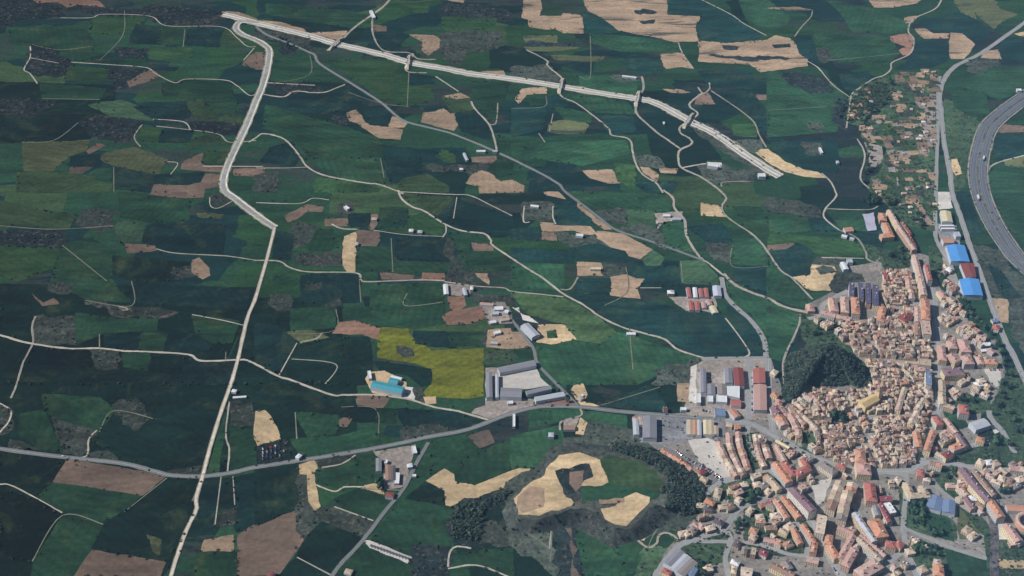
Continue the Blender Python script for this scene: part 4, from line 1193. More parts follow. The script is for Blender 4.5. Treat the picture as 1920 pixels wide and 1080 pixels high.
# name | roof colour | tile | centre line | width m | height m | roof | description (a full label when it starts with =)
BLOCKS = """
apartment_block|slate|A|585,412 582,560|8|13|flat|slate-roofed apartment block
apartment_block|slate|A|680,428 690,600|8|13|flat|slate-roofed apartment block
apartment_block|slate|A|768,430 772,650|8|13|flat|slate-roofed apartment block
apartment_block|slate|A|850,448 852,675|9|13|flat|slate-roofed apartment block
apartment_block|rosy|A|365,590 392,740|13|11|hip|rosy tiled apartment block
apartment_block|pinkish|A|500,575 508,755|13|11|hip|pinkish tiled apartment block
apartment_block|terracotta|A|620,585 632,770|13|12|hip|terracotta tiled apartment block
town_house|rosy|A|105,660 130,740|12|7|hip|rosy square house
apartment_block|rosy|A|245,745 400,790|11|8|gable|rosy low block
apartment_block|pinkish|A|410,795 565,830|11|8|gable|pinkish low block
apartment_block|orange|A|930,690 905,855|12|13|hip|=long orange tiled slab standing in the upper town
apartment_block|rosy|A|1005,805 945,875|9|10|gable|rosy narrow block
apartment_block|rust|A|1140,840 1235,770|15|10|hip|rust-roofed corner block
apartment_block|pinkish|A|1318,700 1325,860|9|12|gable|pinkish avenue block
apartment_block|terracotta|A|1408,600 1412,720|14|16|hip|terracotta avenue block
apartment_block|orange|A|1412,722 1418,835|14|16|hip|orange avenue block
apartment_block|pinkish|A|1410,850 1432,1000|13|15|flat|pinkish flat-roofed avenue block
apartment_block|brown|A|1318,870 1325,1010|9|12|gable|brown avenue block
apartment_block|pinkish|L|640,205 760,400|9|9|gable|long pinkish terrace block
apartment_block|pinkish|L|762,403 930,650|9|9|gable|long pinkish terrace block
apartment_block|rust|L|785,335 890,470|6|6|gable|rust-roofed narrow terrace block
apartment_block|rust|L|860,470 945,620|6|6|gable|rust-roofed narrow terrace block
apartment_block|pinkish|L|930,715 990,940|10|10|gable|long pinkish terrace block
apartment_block|pinkish|B|270,340 315,560|11|10|gable|long pinkish terrace block
apartment_block|red|B|340,215 385,390|8|15|hip|red tiled tower block
apartment_block|terracotta|L|560,235 580,320|12|9|hip|terracotta block
apartment_block|orange|L|595,345 650,470|12|9|hip|orange block
apartment_block|orange|L|550,495 690,480|12|9|hip|orange block
barn|terracotta|L|140,425 235,415|12|5|gable|terracotta farm barn
barn|white|L|110,485 170,500|7|4|gable|white farm barn
barn|light grey|L|200,515 250,525|6|4|gable|pale grey farm barn
warehouse|cream|L|1275,215 1300,335|18|8|gable|cream ribbed warehouse
warehouse|white|L|1215,376 1370,376|4.5|6|gable|long white narrow warehouse
warehouse|white|L|1230,408 1380,408|4.5|6|gable|long white narrow warehouse
warehouse|terracotta|L|1245,545 1365,545|14|8|gable|terracotta roofed warehouse
warehouse|light grey|L|1385,475 1440,475|14|8|flat|pale grey flat warehouse
warehouse|white|L|120,790 160,870|9|7|gable|white gabled warehouse
warehouse|light grey|A|530,175 590,175|10|6|flat|pale grey flat warehouse
town_house|rosy|B|490,510 550,590|11|8|hip|rosy large house
town_house|tan|B|600,580 640,660|12|8|hip|tan large house
town_house|red|B|1085,910 1165,930|12|6|hip|red tiled trackside house
town_house|blue-grey|B|1080,850 1140,840|8|4|flat|blue-grey trackside shed
apartment_block|rosy|D|745,95 795,240|16|12|hip|rosy tiled wide block
apartment_block|rosy|D|615,115 650,200|13|11|hip|rosy tiled block
apartment_block|rosy|D|505,165 530,335|12|11|hip|rosy tiled long block
apartment_block|rosy|D|590,265 700,345|13|11|hip|rosy tiled diagonal block
apartment_block|rosy|D|785,280 830,375|16|12|hip|rosy tiled wide block
apartment_block|rosy|D|925,290 965,375|10|10|hip|rosy tiled narrow block
apartment_block|terracotta|D|1000,345 1135,350|12|10|hip|terracotta block beside the paved plaza
apartment_block|purple-brown|D|530,470 760,455|17|12|hip|purple-brown wide block
apartment_block|tan|D|515,560 525,690|10|11|gable|tan avenue block
apartment_block|ochre|D|520,700 530,830|10|11|gable|ochre avenue block
apartment_block|tan|D|545,830 655,870|9|9|gable|tan corner block
apartment_block|red|D|755,830 770,935|14|13|hip|red tiled tower block
apartment_block|tan|D|320,320 325,390|18|11|flat|tan flat-roofed avenue block
apartment_block|blue-grey|D|365,450 372,610|8|17|flat|blue-grey roofed white-framed tower block
apartment_block|rosy|D|210,430 320,430|9|11|gable|rosy low block
town_house|pinkish|D|905,60 1010,85|11|7|gable|pinkish long house
town_house|white|D|955,160 1065,150|8|4|flat|white low shed
town_house|white|D|960,225 1070,215|6|4|flat|white low shed
sports_hall|light grey|F|905,170 985,250|26|9|gable|=large pale grey sports hall with a white gable wall
apartment_block|orange|F|905,375 995,395|11|8|hip|orange bright block
apartment_block|pinkish|F|555,150 680,305|8|9|gable|long pinkish terrace block
apartment_block|purple-brown|F|688,320 785,465|8|9|gable|long purple-brown terrace block
apartment_block|orange|F|625,485 745,440|11|10|hip|orange roadside block
apartment_block|rust|F|535,575 625,530|10|10|hip|rust-roofed roadside block
apartment_block|red|F|440,120 500,215|11|11|hip|red tiled block
apartment_block|orange|F|225,300 260,470|10|12|gable|orange narrow block
apartment_block|terracotta|F|420,290 345,510|10|12|gable|terracotta narrow block
apartment_block|red|F|240,750 320,765|14|11|hip|red tiled corner block
apartment_block|purple-brown|F|745,715 860,870|13|13|gable|long purple-brown block with a white front
apartment_block|purple-brown|F|862,873 1045,1080|13|13|gable|long purple-brown block with a white front
apartment_block|brown|F|880,730 1000,885|8|9|gable|brown narrow terrace block
apartment_block|brown|F|1003,888 1110,1010|8|9|gable|brown narrow terrace block
apartment_block|orange|H|1065,235 1185,420|12|13|gable|orange block with a white front
apartment_block|rosy|H|1235,500 1385,690|12|11|gable|rosy long block
sports_hall|orange|H|1245,310 1440,320|11|8|gable|=long bright orange roofed hall above the bullring
school_wing|tan|H|110,25 180,175|9|9|hip|tan tiled school wing
school_wing|ochre|H|150,180 385,165|10|9|hip|ochre tiled school wing
school_wing|tan|H|285,60 340,165|9|9|hip|tan tiled school wing
warehouse|blue-grey|H|460,185 420,330|20|7|gable|blue-grey ribbed warehouse
warehouse|blue-grey|H|595,225 590,370|17|7|gable|blue-grey ribbed warehouse
apartment_block|pinkish|H|430,925 510,935|12|11|hip|pinkish L-plan block
apartment_block|orange|H|480,950 490,1075|12|12|hip|orange roofed block
town_house|pinkish|H|690,55 800,170|8|8|gable|pinkish row house block
town_house|purple-brown|H|780,190 875,325|8|8|gable|purple-brown row house block
apartment_block|red|H|0,700 75,745|12|9|hip|red tiled corner block
apartment_block|tan|E|0,800 130,945|9|9|gable|tan long terrace block
apartment_block|terracotta|G|80,215 220,425|8.5|9|gable|terracotta long terrace block
apartment_block|orange|G|165,190 350,415|8.5|9|gable|orange long terrace block
apartment_block|terracotta|G|285,545 370,715|8|8|gable|terracotta short terrace block
apartment_block|orange|G|390,500 515,690|8|9|gable|orange bent terrace block
apartment_block|orange|G|530,700 510,815|8|9|gable|orange bent terrace block
apartment_block|purple-brown|G|270,95 505,350|14|16|gable|=tall purple-brown slab block casting a broad shadow by the avenue
apartment_block|red|G|1140,30 1170,240|15|12|hip|red tiled wide block
apartment_block|maroon|G|1260,210 1390,210|9|9|gable|maroon crosswise block
apartment_block|maroon|G|1265,262 1370,475|7|9|gable|maroon long block
apartment_block|orange|G|1190,445 1290,640|18|12|hip|orange wide block
apartment_block|grey|G|1205,290 1240,400|8|9|gable|grey narrow block
apartment_block|white|G|1335,260 1410,370|9|8|flat|white flat block
apartment_block|light grey|G|975,370 1200,690|9|12|gable|pale long slab block
apartment_block|pale|G|610,400 575,600|13|14|flat|pale flat tower block
apartment_block|orange|G|690,615 680,720|10|11|hip|orange courtyard block
apartment_block|orange|G|680,722 785,875|10|11|hip|orange courtyard block
apartment_block|rosy|G|960,620 810,885|9|11|gable|rosy diagonal block
apartment_block|rosy|G|790,525 960,600|9|11|gable|rosy diagonal block
apartment_block|tan|G|1010,650 1270,905|9|10|gable|tan long terrace block
apartment_block|rosy|G|1040,620 1320,850|6|8|gable|rosy long terrace block
apartment_block|rosy|G|980,770 870,970|11|12|hip|rosy diagonal block
apartment_block|pinkish|G|1250,930 1020,1065|18|10|hip|pinkish wide block
apartment_block|red|G|1325,715 1440,735|12|9|hip|red tiled block
apartment_block|brown|G|40,955 290,1080|11|9|gable|brown long block
town_house|greyish|G|180,900 250,1000|9|6|hip|greyish house
apartment_block|red|E|175,640 295,790|11|11|hip|red tiled court block
apartment_block|red|E|305,775 465,695|12|11|hip|red tiled court block
apartment_block|red|E|385,600 450,700|9|10|hip|red tiled court block
apartment_block|orange|E|80,650 240,865|12|10|gable|orange long block
apartment_block|greyish|E|600,650 760,760|14|9|hip|greyish wide block
apartment_block|terracotta|E|1030,500 1050,640|14|11|hip|terracotta street block
apartment_block|rosy|E|1060,645 1085,780|20|11|hip|rosy street block
apartment_block|red|E|770,665 875,700|10|9|hip|red tiled block
apartment_block|pinkish|E|90,445 190,625|8|8|gable|pinkish wedge block
apartment_block|cream|E|90,395 240,475|6|8|gable|cream wedge block
warehouse|grey|I|470,310 475,575|9|8|gable|grey round-roofed warehouse
warehouse|grey|I|558,480 562,600|12|7|gable|grey round-roofed warehouse
warehouse|grey|I|752,300 760,470|12|8|gable|grey round-roofed warehouse
warehouse|rust|I|862,300 880,500|15|8|gable|rust and grey warehouse
warehouse|greyish|I|680,480 684,600|13|8|gable|greyish warehouse
warehouse|red|I|835,655 840,730|15|6|gable|small red warehouse
warehouse|white|I|420,590 420,690|6|7|flat|white flat warehouse
warehouse|white|I|550,615 552,680|8|5|flat|white flat warehouse
warehouse|terracotta|I|780,760 860,850|11|6|gable|terracotta mixed workshop
warehouse|blue-grey|I|660,760 665,840|15|5|flat|blue-grey flat workshop
warehouse|white|I|215,760 280,760|6|5|flat|white flat warehouse
warehouse|ochre|J|322,165 325,330|9.5|6|gable|ochre striped warehouse
warehouse|orange|J|378,165 380,330|6.5|6|gable|orange striped warehouse
warehouse|light grey|J|425,165 428,335|6.5|6|gable|pale grey striped warehouse
warehouse|cream|J|500,165 505,325|8|6|gable|cream striped warehouse
warehouse|ochre|J|560,165 565,330|8|6|gable|ochre striped warehouse
warehouse|tan|J|615,230 618,325|7|6|gable|tan striped warehouse
warehouse|grey|22|775,182 775,305|20|8|gable|=dark grey warehouse by the main road, its right side in shade
warehouse|light grey|22|695,195 700,285|8|7|gable|pale grey narrow warehouse
warehouse|tan|22|720,185 725,230|6|6|gable|tan small workshop
warehouse|terracotta|22|690,185 695,215|7|5|gable|terracotta small workshop
warehouse|grey|K|225,795 70,955|13|9|gable|grey ribbed factory bay
warehouse|light grey|K|295,850 140,1010|13|9|gable|pale grey ribbed factory bay
warehouse|greyish|K|365,905 210,1060|13|9|gable|greyish ribbed factory bay
warehouse|blue-grey|K|375,985 320,1070|10|8|gable|blue-grey factory annex
town_house|tan|K|620,200 650,90|10|6|hip|tan villa block
barn|red|Q|420,235 440,340|7|4|gable|red roofed barn
barn|white|Q|495,235 505,345|7|4|gable|white roofed barn
barn|red|Q|560,245 575,340|7|4|gable|red roofed barn
barn|red|Q|620,240 635,345|7|4|gable|red roofed barn
barn|red|Q|445,385 460,490|8|4|gable|red roofed barn
barn|red|Q|522,390 528,492|8|4|gable|red roofed barn
barn|rosy|Q|590,395 605,465|7|4|gable|rosy roofed barn
barn|rosy|Q|645,370 670,430|8|4|gable|rosy roofed barn
barn|lilac|Q|740,215 755,330|13|5|gable|blue-tinged pale barn
town_house|white|Q|190,285 265,285|9|5|hip|white farmhouse
barn|cream|Q|690,440 730,520|10|4|gable|cream roofed barn
warehouse|light grey|M|500,290 630,420|15|7|gable|=pale ribbed warehouse lying diagonally beside a sandy works yard
barn|white|M|160,110 260,105|9|4|flat|white workshop
barn|light grey|M|130,165 210,160|8|4|flat|pale grey workshop
barn|white|M|270,140 320,150|7|4|flat|white workshop
barn|rosy|M|10,55 150,65|6|4|gable|rosy farm building
barn|white|M|110,265 180,255|6|4|gable|white low workshop
barn|tan|M|230,240 330,225|6|4|gable|tan low workshop
barn|white|M|160,385 230,370|7|4|flat|white workshop
barn|light grey|M|110,495 200,500|5|4|flat|pale grey workshop
warehouse|grey|N|330,205 740,120|13|7|gable|=long grey factory shed along the top of the white yard
warehouse|grey|N|220,230 228,510|9|8|gable|=long narrow grey shed standing upright beside the yellow rape field
warehouse|light grey|N|310,250 312,510|5|6|gable|=pale narrow shed between the dark gap and the white yard
warehouse|grey|N|350,450 590,460|20|8|gable|=square dark grey shed at the foot of the white yard
warehouse|grey|N|640,460 920,395|8|7|gable|=grey shed with stepped roof in the middle of the yard
warehouse|light grey|N|740,530 1070,470|10|7|gable|=long pale grey shed beside the main road bend
storage_tank_house|light grey|N|890,930 950,930|9|6|hip|=pale round-roofed hut alone in the green field
barn|brown|N|1060,850 1190,850|9|4|gable|=brown barn below the field lane
barn|white|N|430,570 490,565|6|4|flat|=small pale blue-white shed by the gravel heaps
warehouse|teal|O|345,355 695,430|15|8|gable|=bright teal long shed on the sandy farmyard
warehouse|teal|O|535,315 640,335|11|6|gable|=short teal annex behind the long teal shed
barn|white|O|310,215 325,300|5|5|flat|=white narrow silo shed beside the teal shed
barn|white|O|560,270 680,300|5|4|gable|=white low shed beyond the teal annex
barn|grey|12|690,418 690,490|8|5|gable|grey farm shed
barn|brown|12|742,455 745,540|8|5|gable|brown farm shed
barn|dark|12|772,460 770,540|6|5|gable|dark farm shed
barn|white|12|795,500 790,560|7|4|flat|white farm shed
barn|white|12|850,460 880,455|7|5|hip|white farm shed
barn|white|12|885,350 895,390|6|4|flat|white farm shed
barn|white|12|725,435 740,438|6|4|flat|white small farm shed
barn|rust|12|730,620 775,625|9|5|hip|rust-roofed farmhouse
barn|white|12|880,515 900,515|4|3|flat|white roadside hut
barn|white|21|645,795 695,795|6|4|gable|=white hut beside the lane through the big green field
barn|white|21|850,130 890,130|7|4|gable|white farm building
barn|light grey|21|900,150 950,150|6|4|gable|pale grey farm building
barn|tan|21|820,165 850,165|8|4|gable|tan farm building
barn|white|21|105,75 150,80|6|4|gable|white farm building
barn|white|21|360,240 400,245|7|4|flat|white farm building
barn|cream|21|440,430 500,430|6|4|flat|cream farm building
barn|white|11|860,215 885,215|8|4|hip|white farmhouse
barn|light grey|11|910,222 935,222|8|4|hip|pale grey farmhouse
barn|white|11|1065,520 1070,575|8|4|gable|white farm building
barn|white|11|1205,540 1222,540|9|5|hip|white farm building
barn|light grey|11|1170,540 1180,580|6|4|gable|pale grey farm building
barn|rosy|11|1260,625 1325,632|6|4|gable|rosy farm building
barn|light grey|11|560,290 575,290|8|4|hip|pale grey farm building
barn|white|11|500,80 520,95|6|4|flat|white farm building
barn|tan|11|650,150 680,150|8|4|hip|tan farm building
barn|white|10|1240,850 1290,850|6|4|flat|white farm building
barn|white|10|1145,950 1165,950|6|4|hip|white farm building
barn|light grey|10|1330,850 1355,850|6|4|flat|pale grey farm building
barn|white|10|645,60 665,100|7|4|flat|white farm building
barn|light grey|10|1170,860 1190,900|5|4|gable|pale grey farm building
quarry_hut|white|20|1100,925 1160,935|8|6|flat|white quarry building
quarry_hut|white|20|1385,985 1425,985|11|6|flat|white quarry building
barn|white|20|850,690 860,690|7|4|hip|white farm building
barn|white|20|620,425 700,435|5|4|gable|white farm building
barn|white|30|1400,505 1425,505|8|5|flat|white motorway building
barn|light grey|30|385,910 400,910|8|4|hip|pale grey farm building
barn|white|30|290,830 305,860|4|4|flat|white farm building
barn|white|02|1305,35 1330,40|6|4|hip|white farm building
barn|white|02|1310,75 1385,70|4|3|gable|white farm building
barn|white|12|230,400 250,410|8|5|hip|white building
barn|tan|22|375,70 395,85|7|4|hip|tan barn
barn|white|22|380,75 400,60|4|3|gable|white barn
barn|tan|12|500,1050 540,1060|8|4|hip|tan farm building
barn|rust|12|75,1065 95,1075|9|6|hip|rust-roofed house
barn|white|22|10,170 10,240|4|4|flat|white long shed
barn|dark|12|643,905 653,910|3.2|2.6|gable|small dark poultry hut
barn|dark|12|660,911 670,916|3.2|2.6|gable|small dark poultry hut
barn|dark|12|678,917 688,922|3.2|2.6|gable|small dark poultry hut
barn|dark|12|695,923 705,928|3.2|2.6|gable|small dark poultry hut
barn|dark|12|712,929 722,934|3.2|2.6|gable|small dark poultry hut
barn|dark|12|730,935 740,940|3.2|2.6|gable|small dark poultry hut
barn|dark|12|747,942 757,947|3.2|2.6|gable|small dark poultry hut
barn|dark|12|764,948 774,953|3.2|2.6|gable|small dark poultry hut
barn|dark|12|782,954 792,959|3.2|2.6|gable|small dark poultry hut
barn|dark|12|799,960 809,965|3.2|2.6|gable|small dark poultry hut
barn|dark|12|816,966 826,971|3.2|2.6|gable|small dark poultry hut
barn|dark|12|834,972 844,977|3.2|2.6|gable|small dark poultry hut
barn|dark|12|851,978 861,983|3.2|2.6|gable|small dark poultry hut
"""
QUADS = """
warehouse|blue|31|1002,300 1105,300 1135,392 1030,390|9|gable|=upper of the two bright blue roofed industrial sheds
warehouse|blue|31|1075,492 1185,490 1210,582 1100,580|9|gable|=lower of the two bright blue roofed industrial sheds
warehouse|rust|31|1080,402 1160,402 1172,478 1112,482|8|gable|=rust-roofed dark shed between the two blue roofed sheds
warehouse|red|I|1030,312 1165,302 1172,465 1034,468|8|gable|=upper of the two broad red factory roofs
warehouse|rosy|I|1036,486 1182,490 1188,772 1040,770|8|gable|=lower and longer of the two broad red factory roofs
warehouse|white|I|730,506 880,506 880,640 730,605|7|flat|=large dazzling white flat roof in the factory yard
warehouse|white|I|618,602 738,602 738,688 622,680|6|flat|=smaller white flat roof in the factory yard
"""
for ln in BLOCKS.strip().splitlines():
    nm, rc, t, s, wd, h, rk, ds = ln.split('|')
    h = float(h); P_ = bar(t, s, h, float(wd))
    ind = nm in ('warehouse', 'barn', 'sports_hall', 'quarry_hut', 'storage_tank_house')
    L_ = (P_[1] - P_[0]).length
    r_, o_ = building(nm, P_, h, rk, RC[rc], wc=RC['light grey'] if ind else None, pitch=0.22 if ind else 0.40, mat='metal' if ind else 'roof',
                      chimneys=0 if ind else max(1, min(6, int(L_ / 9))), windows=not ind, over=0.2 if ind else 0.45)
    cat = {'apartment_block': 'apartment block', 'town_house': 'house', 'barn': 'barn', 'warehouse': 'warehouse', 'sports_hall': 'hall', 'school_wing': 'school', 'quarry_hut': 'hut', 'storage_tank_house': 'hut'}[nm]
    tag(r_, cat=cat)
    if ds[0] == '=': r_['label'] = ds[1:]
    else: reg(r_, ds, o_); r_['group'] = {'apartment_block': 'apartment blocks of the town', 'warehouse': 'industrial sheds', 'barn': 'farm buildings in the fields', 'school_wing': 'wings of the school'}.get(nm, 'larger town buildings')
for ln in QUADS.strip().splitlines():
    nm, rc, t, s, h, rk, ds = ln.split('|')
    r_, o_ = building(nm, quad(t, s, float(h)), float(h), rk, RC[rc], wc=RC['light grey'], pitch=0.12, mat='metal', windows=False, over=0.2)
    tag(r_, label=ds[1:], cat='warehouse')

# the church: long ochre nave, lower aisle, square tower with a pyramid cap
def church():
    h = 13.0
    P = ccw(bar('C', "1055,835 1215,745", h, 15)); r_, o = building("church", P, h, 'gable', C(214, 186, 136), wc=C(214, 194, 156), windows=False, pitch=0.5)
    d, n, la, lb, cc = long_axis(P)
    tc = cc - o + d * (la / 2 + 4.2)
    V, F = box_geo(tc, d, 8, 8, 0, 24); tw = mesh_obj("tower", V, F, M['plain'], r_, color=C(206, 184, 148))
    q = [tc + d * a * 4.4 + n * b * 4.4 for a, b in ((-1, -1), (1, -1), (1, 1), (-1, 1))]
    mesh_obj("tower_cap", [(p.x, p.y, 24.02) for p in q] + [(tc.x, tc.y, 29)], [(0, 1, 4), (1, 2, 4), (2, 3, 4), (3, 0, 4), (3, 2, 1, 0)], M['roof'], tw, color=RC['brown'])
    ac = cc - o - n * (lb / 2 + 2.6); V, F = box_geo(ac, d, la * 0.8, 5, 0, 7.5); mesh_obj("aisle", V, F, M['plain'], r_, color=C(206, 186, 150))
    tag(r_, "church with a long ochre roof and square tower among the small old town houses", "church")
church()
def bullring():
    c = G(1927, 984); R1, R2, N = 17.0, 10.5, 40
    root = bpy.data.objects.new("bullring", None); COL.objects.link(root); root.location = c
    def ring(rs): return [(r * math.cos(6.2832 * i / N), r * math.sin(6.2832 * i / N), z) for r, z in rs for i in range(N)]
    def lo(rs, closed=False):
        F = []
        for k in range(len(rs) - 1):
            for i in range(N): F.append((k * N + i, k * N + (i + 1) % N, (k + 1) * N + (i + 1) % N, (k + 1) * N + i))
        return F
    rs = [(R1, 0), (R1, 7)]; mesh_obj("outer_wall", ring(rs), lo(rs), M['wall'], root, color=C(200, 150, 120))
    rs = [(R1 + .3, 7.02), (R1 - 2.8, 8.6), (R1 - 5.2, 7.2)]; mesh_obj("roof", ring(rs), lo(rs), M['roof'], root, color=RC['pinkish'])
    rs = [(R1 - 3, 5.5), (R2, 1.5), (R2, 0.1)]; mesh_obj("seating", ring(rs), lo(rs), M['plain'], root, color=C(170, 130, 120))
    V = ring([(R2 - .01, ZTOP)]); mesh_obj("arena", V, [tuple(range(N))], M['bare'], root, color=PAL['tan'])
    tag(root, "round tiled bullring at the edge of town with a sandy arena", "bullring")
    EXPL.append((c, 18, 18, Vector((1, 0, 0)), Vector((0, 1, 0))))
bullring()

# ------------------------------------------------------------------ terraces: rows of single houses
def row(tile, s, wd, h, cols, unit=7.0, name="terraced_house", desc="terraced house", group="terraced houses in rows"):
    L = smooth_line([G(*q, h) for q in pts(tile, s)], 8)
    # resample
    acc = [0.0]
    for a, b in zip(L, L[1:]): acc.append(acc[-1] + (b - a).length)
    n = max(2, round(acc[-1] / unit))
    def at(t):
        x = t * acc[-1]
        for i in range(len(L) - 1):
            if acc[i + 1] >= x: return L[i].lerp(L[i + 1], (x - acc[i]) / max(1e-6, acc[i + 1] - acc[i]))
        return L[-1]
    for i in range(n):
        a = at(i / n); b = at((i + 1) / n); d = (b - a); d.z = 0; d.normalize(); nn = Vector((-d.y, d.x, 0))
        a = a + d * 0.06; b = b - d * 0.06
        w1 = wd / 2 * random.uniform(0.88, 1.06); sh = nn * random.uniform(-.4, .4)
        P = [a - nn * w1 + sh, b - nn * w1 + sh, b + nn * w1 + sh, a + nn * w1 + sh]
        cn = random.choice(cols)
        r_, o_ = terr(P, h * random.uniform(0.92, 1.1), cn, d, name)
        tag(r_, cat="terraced house", group=group); reg(r_, "%s %s" % (cn, desc), o_)
def terr(P, h, cn, d, name):
    P = ccw([Vector((p.x, p.y, 0)) for p in P]); o = cent(P)
    root = bpy.data.objects.new(name, None); COL.objects.link(root); root.location = o
    V, F, U = wall_geo(P, h, o); mesh_obj("wall", V, F, M['wall'], root, color=random.choice(WC), uvs=U)
    n = Vector((-d.y, d.x, 0)); a = [(p - o).dot(d) for p in P]; b = [(p - o).dot(n) for p in P]
    a0, a1, b0, b1 = min(a), max(a), min(b) - .4, max(b) + .4; ht = h + (b1 - b0) / 2 * 0.42
    L3 = lambda x, y, z: tuple(d * x + n * y + Vector((0, 0, z)))
    V = [L3(a0, b0, h + .03), L3(a1, b0, h + .03), L3(a1, b1, h + .03), L3(a0, b1, h + .03), L3(a0, (b0 + b1) / 2, ht), L3(a1, (b0 + b1) / 2, ht)]
    rf = mesh_obj("roof", V, [(0, 1, 5, 4), (2, 3, 4, 5), (1, 2, 5), (3, 0, 4), (3, 2, 1, 0)], M['roof'], root, color=RC[cn])
    q = d * random.uniform(a0 * .6, a1 * .6) + n * random.uniform(-1.5, 1.5)
    V, F = box_geo(q, d, 1.1, 0.9, h + .3, ht + random.uniform(.6, 1.2)); mesh_obj("chimney", V, F, M['plain'], rf, color=C(220, 210, 200))
    EXPL.append((o, (a1 - a0) / 2, (b1 - b0) / 2, d, n))
    return root, o
MIXP = ['pinkish', 'brown', 'tan', 'rosy', 'pale']; MIXO = ['terracotta', 'orange', 'rosy', 'terracotta']
row('J', "0,500 120,568 230,640 345,720", 9, 7, MIXO)
row('J', "640,410 690,520 750,640 850,800", 8.5, 6.5, MIXP + ['pale'])
row('J', "760,310 775,460 835,610 895,740 935,790", 9, 6.5, MIXP)
row('J', "862,300 885,440 930,580 985,735", 9, 6.5, MIXP + ['terracotta'])
row('J', "1058,330 1080,480 1125,620 1165,690", 8, 6.5, MIXP)
row('J', "1110,335 1165,450 1215,600", 9, 6.5, MIXP + ['dark', 'pale'])
row('J', "1140,380 1185,400", 8, 6.5, MIXP)
row('J', "1170,790 1330,950", 9, 7, ['orange', 'tan', 'terracotta'])
row('J', "820,240 890,240", 10, 7, MIXO)
row('J', "730,215 800,225", 9, 6, ['pale', 'ochre'])
row('G', "815,20 690,340", 14, 12, ['ochre', 'tan', 'pale', 'brown', 'pinkish'], unit=9)
row('G', "955,40 925,130", 14, 12, ['terracotta', 'rosy', 'pale'], unit=9)
row('G', "900,130 820,450", 14, 12, ['ochre', 'tan', 'pinkish', 'pale', 'greyish'], unit=9)
row('E', "250,90 330,260 350,380", 10, 8, ['pinkish', 'rosy', 'pale', 'brown'])
row('E', "60,20 110,100 190,230", 13, 8, ['rosy', 'orange', 'purple-brown', 'terracotta'], unit=8)
row('E', "255,0 420,140 560,280", 8, 7, ['tan', 'ochre', 'pale', 'brown'])
row('C', "260,850 330,960 420,1060", 8, 7, ['pinkish', 'brown', 'tan'])
row('C', "310,800 400,890", 7, 7, ['pale', 'greyish', 'pinkish'])
row('C', "350,750 440,830", 7, 7, ['pale', 'greyish', 'brown'])
row('C', "400,700 500,780", 7, 7, ['pinkish', 'brown', 'pale'])
row('C', "480,700 640,900", 9, 7, ['pinkish', 'rosy', 'brown'])
row('K', "1110,290 1240,240", 8, 6, ['rosy', 'red', 'brown'])
row('K', "1170,540 1300,530", 8, 6, ['terracotta', 'ochre', 'brown'])
row('K', "1150,670 1350,700", 8, 6, ['rust', 'terracotta', 'rosy'])
row('G', "0,680 150,690", 8, 6, ['rust', 'brown', 'rosy'])
row('J', "20,40 70,40", 7, 5, ['dark', 'rust'])
row('F', "380,640 520,680", 10, 9, ['rosy', 'brown', 'pale', 'terracotta'])
row('B', "130,360 160,500 185,600", 9, 8, ['rosy', 'pinkish', 'pale', 'terracotta'])
row('A', "960,310 990,400", 9, 8, ['rust', 'rosy', 'brown'], unit=6)
row('A', "1020,310 1040,390", 9, 8, ['pale', 'rosy'], unit=6)
row('D', "20,900 100,640", 8, 8, ['pinkish', 'tan', 'ochre'])
row('D', "230,900 320,760", 9, 9, ['ochre', 'tan', 'pale'])
row('D', "160,1060 240,910", 9, 9, ['ochre', 'pale', 'tan'])
row('D', "1000,600 1060,640", 8, 6, ['pale', 'brown'])
row('H', "1280,700 1380,690", 10, 8, ['pale', 'rosy'])
row('F', "1280,700 1440,720", 10, 7, ['red', 'rosy', 'pale'])

# ------------------------------------------------------------------ villas standing alone in gardens
VIL = """
tan K 700,300
brown K 770,300
orange K 545,245
ochre K 450,285
dark K 525,320
pinkish K 385,515
pinkish K 445,520
pale K 550,540
dark K 645,470
ochre K 1000,340
pale K 1110,415
terracotta K 1040,570
tan K 1035,640
dark K 850,715
white K 830,930
maroon K 1150,820
pale K 300,590
pinkish K 250,600
greyish K 350,560
terracotta K 1400,720
ochre K 1375,580
pale K 1290,400
tan K 790,130
pale K 870,220
greyish K 740,260
maroon J 450,740
ochre J 480,830
brown J 400,720
pale K 930,50
pale K 1080,50
greyish K 1150,60
pale K 1200,130
pale K 520,990
red K 60,1030
pale K 1440,520
terracotta G 120,700
brown G 230,720
pale G 80,400
greyish G 30,290
pale F 955,640
white F 1050,640
tan F 1120,650
pale F 1190,820
brown F 1280,850
pinkish F 1000,740
pale F 1130,860
greyish F 1350,900
pale F 1400,830
pinkish F 1060,790
pinkish H 620,60
tan H 730,210
white H 860,200
brown H 950,280
tan H 800,560
ochre H 870,620
pale H 1390,690
pale H 160,800
tan H 300,1000
rosy A 105,700
terracotta I 1280,600
orange I 1290,740
rosy I 1320,690
rosy I 1340,760
rosy I 1380,800
purple-brown I 1290,840
pale I 1270,350
pale B 560,240
white B 600,270
greyish B 540,300
white D 930,600
pale D 1000,720
tan D 900,640
pale D 960,560
ochre F 500,560
pale F 20,840
"""
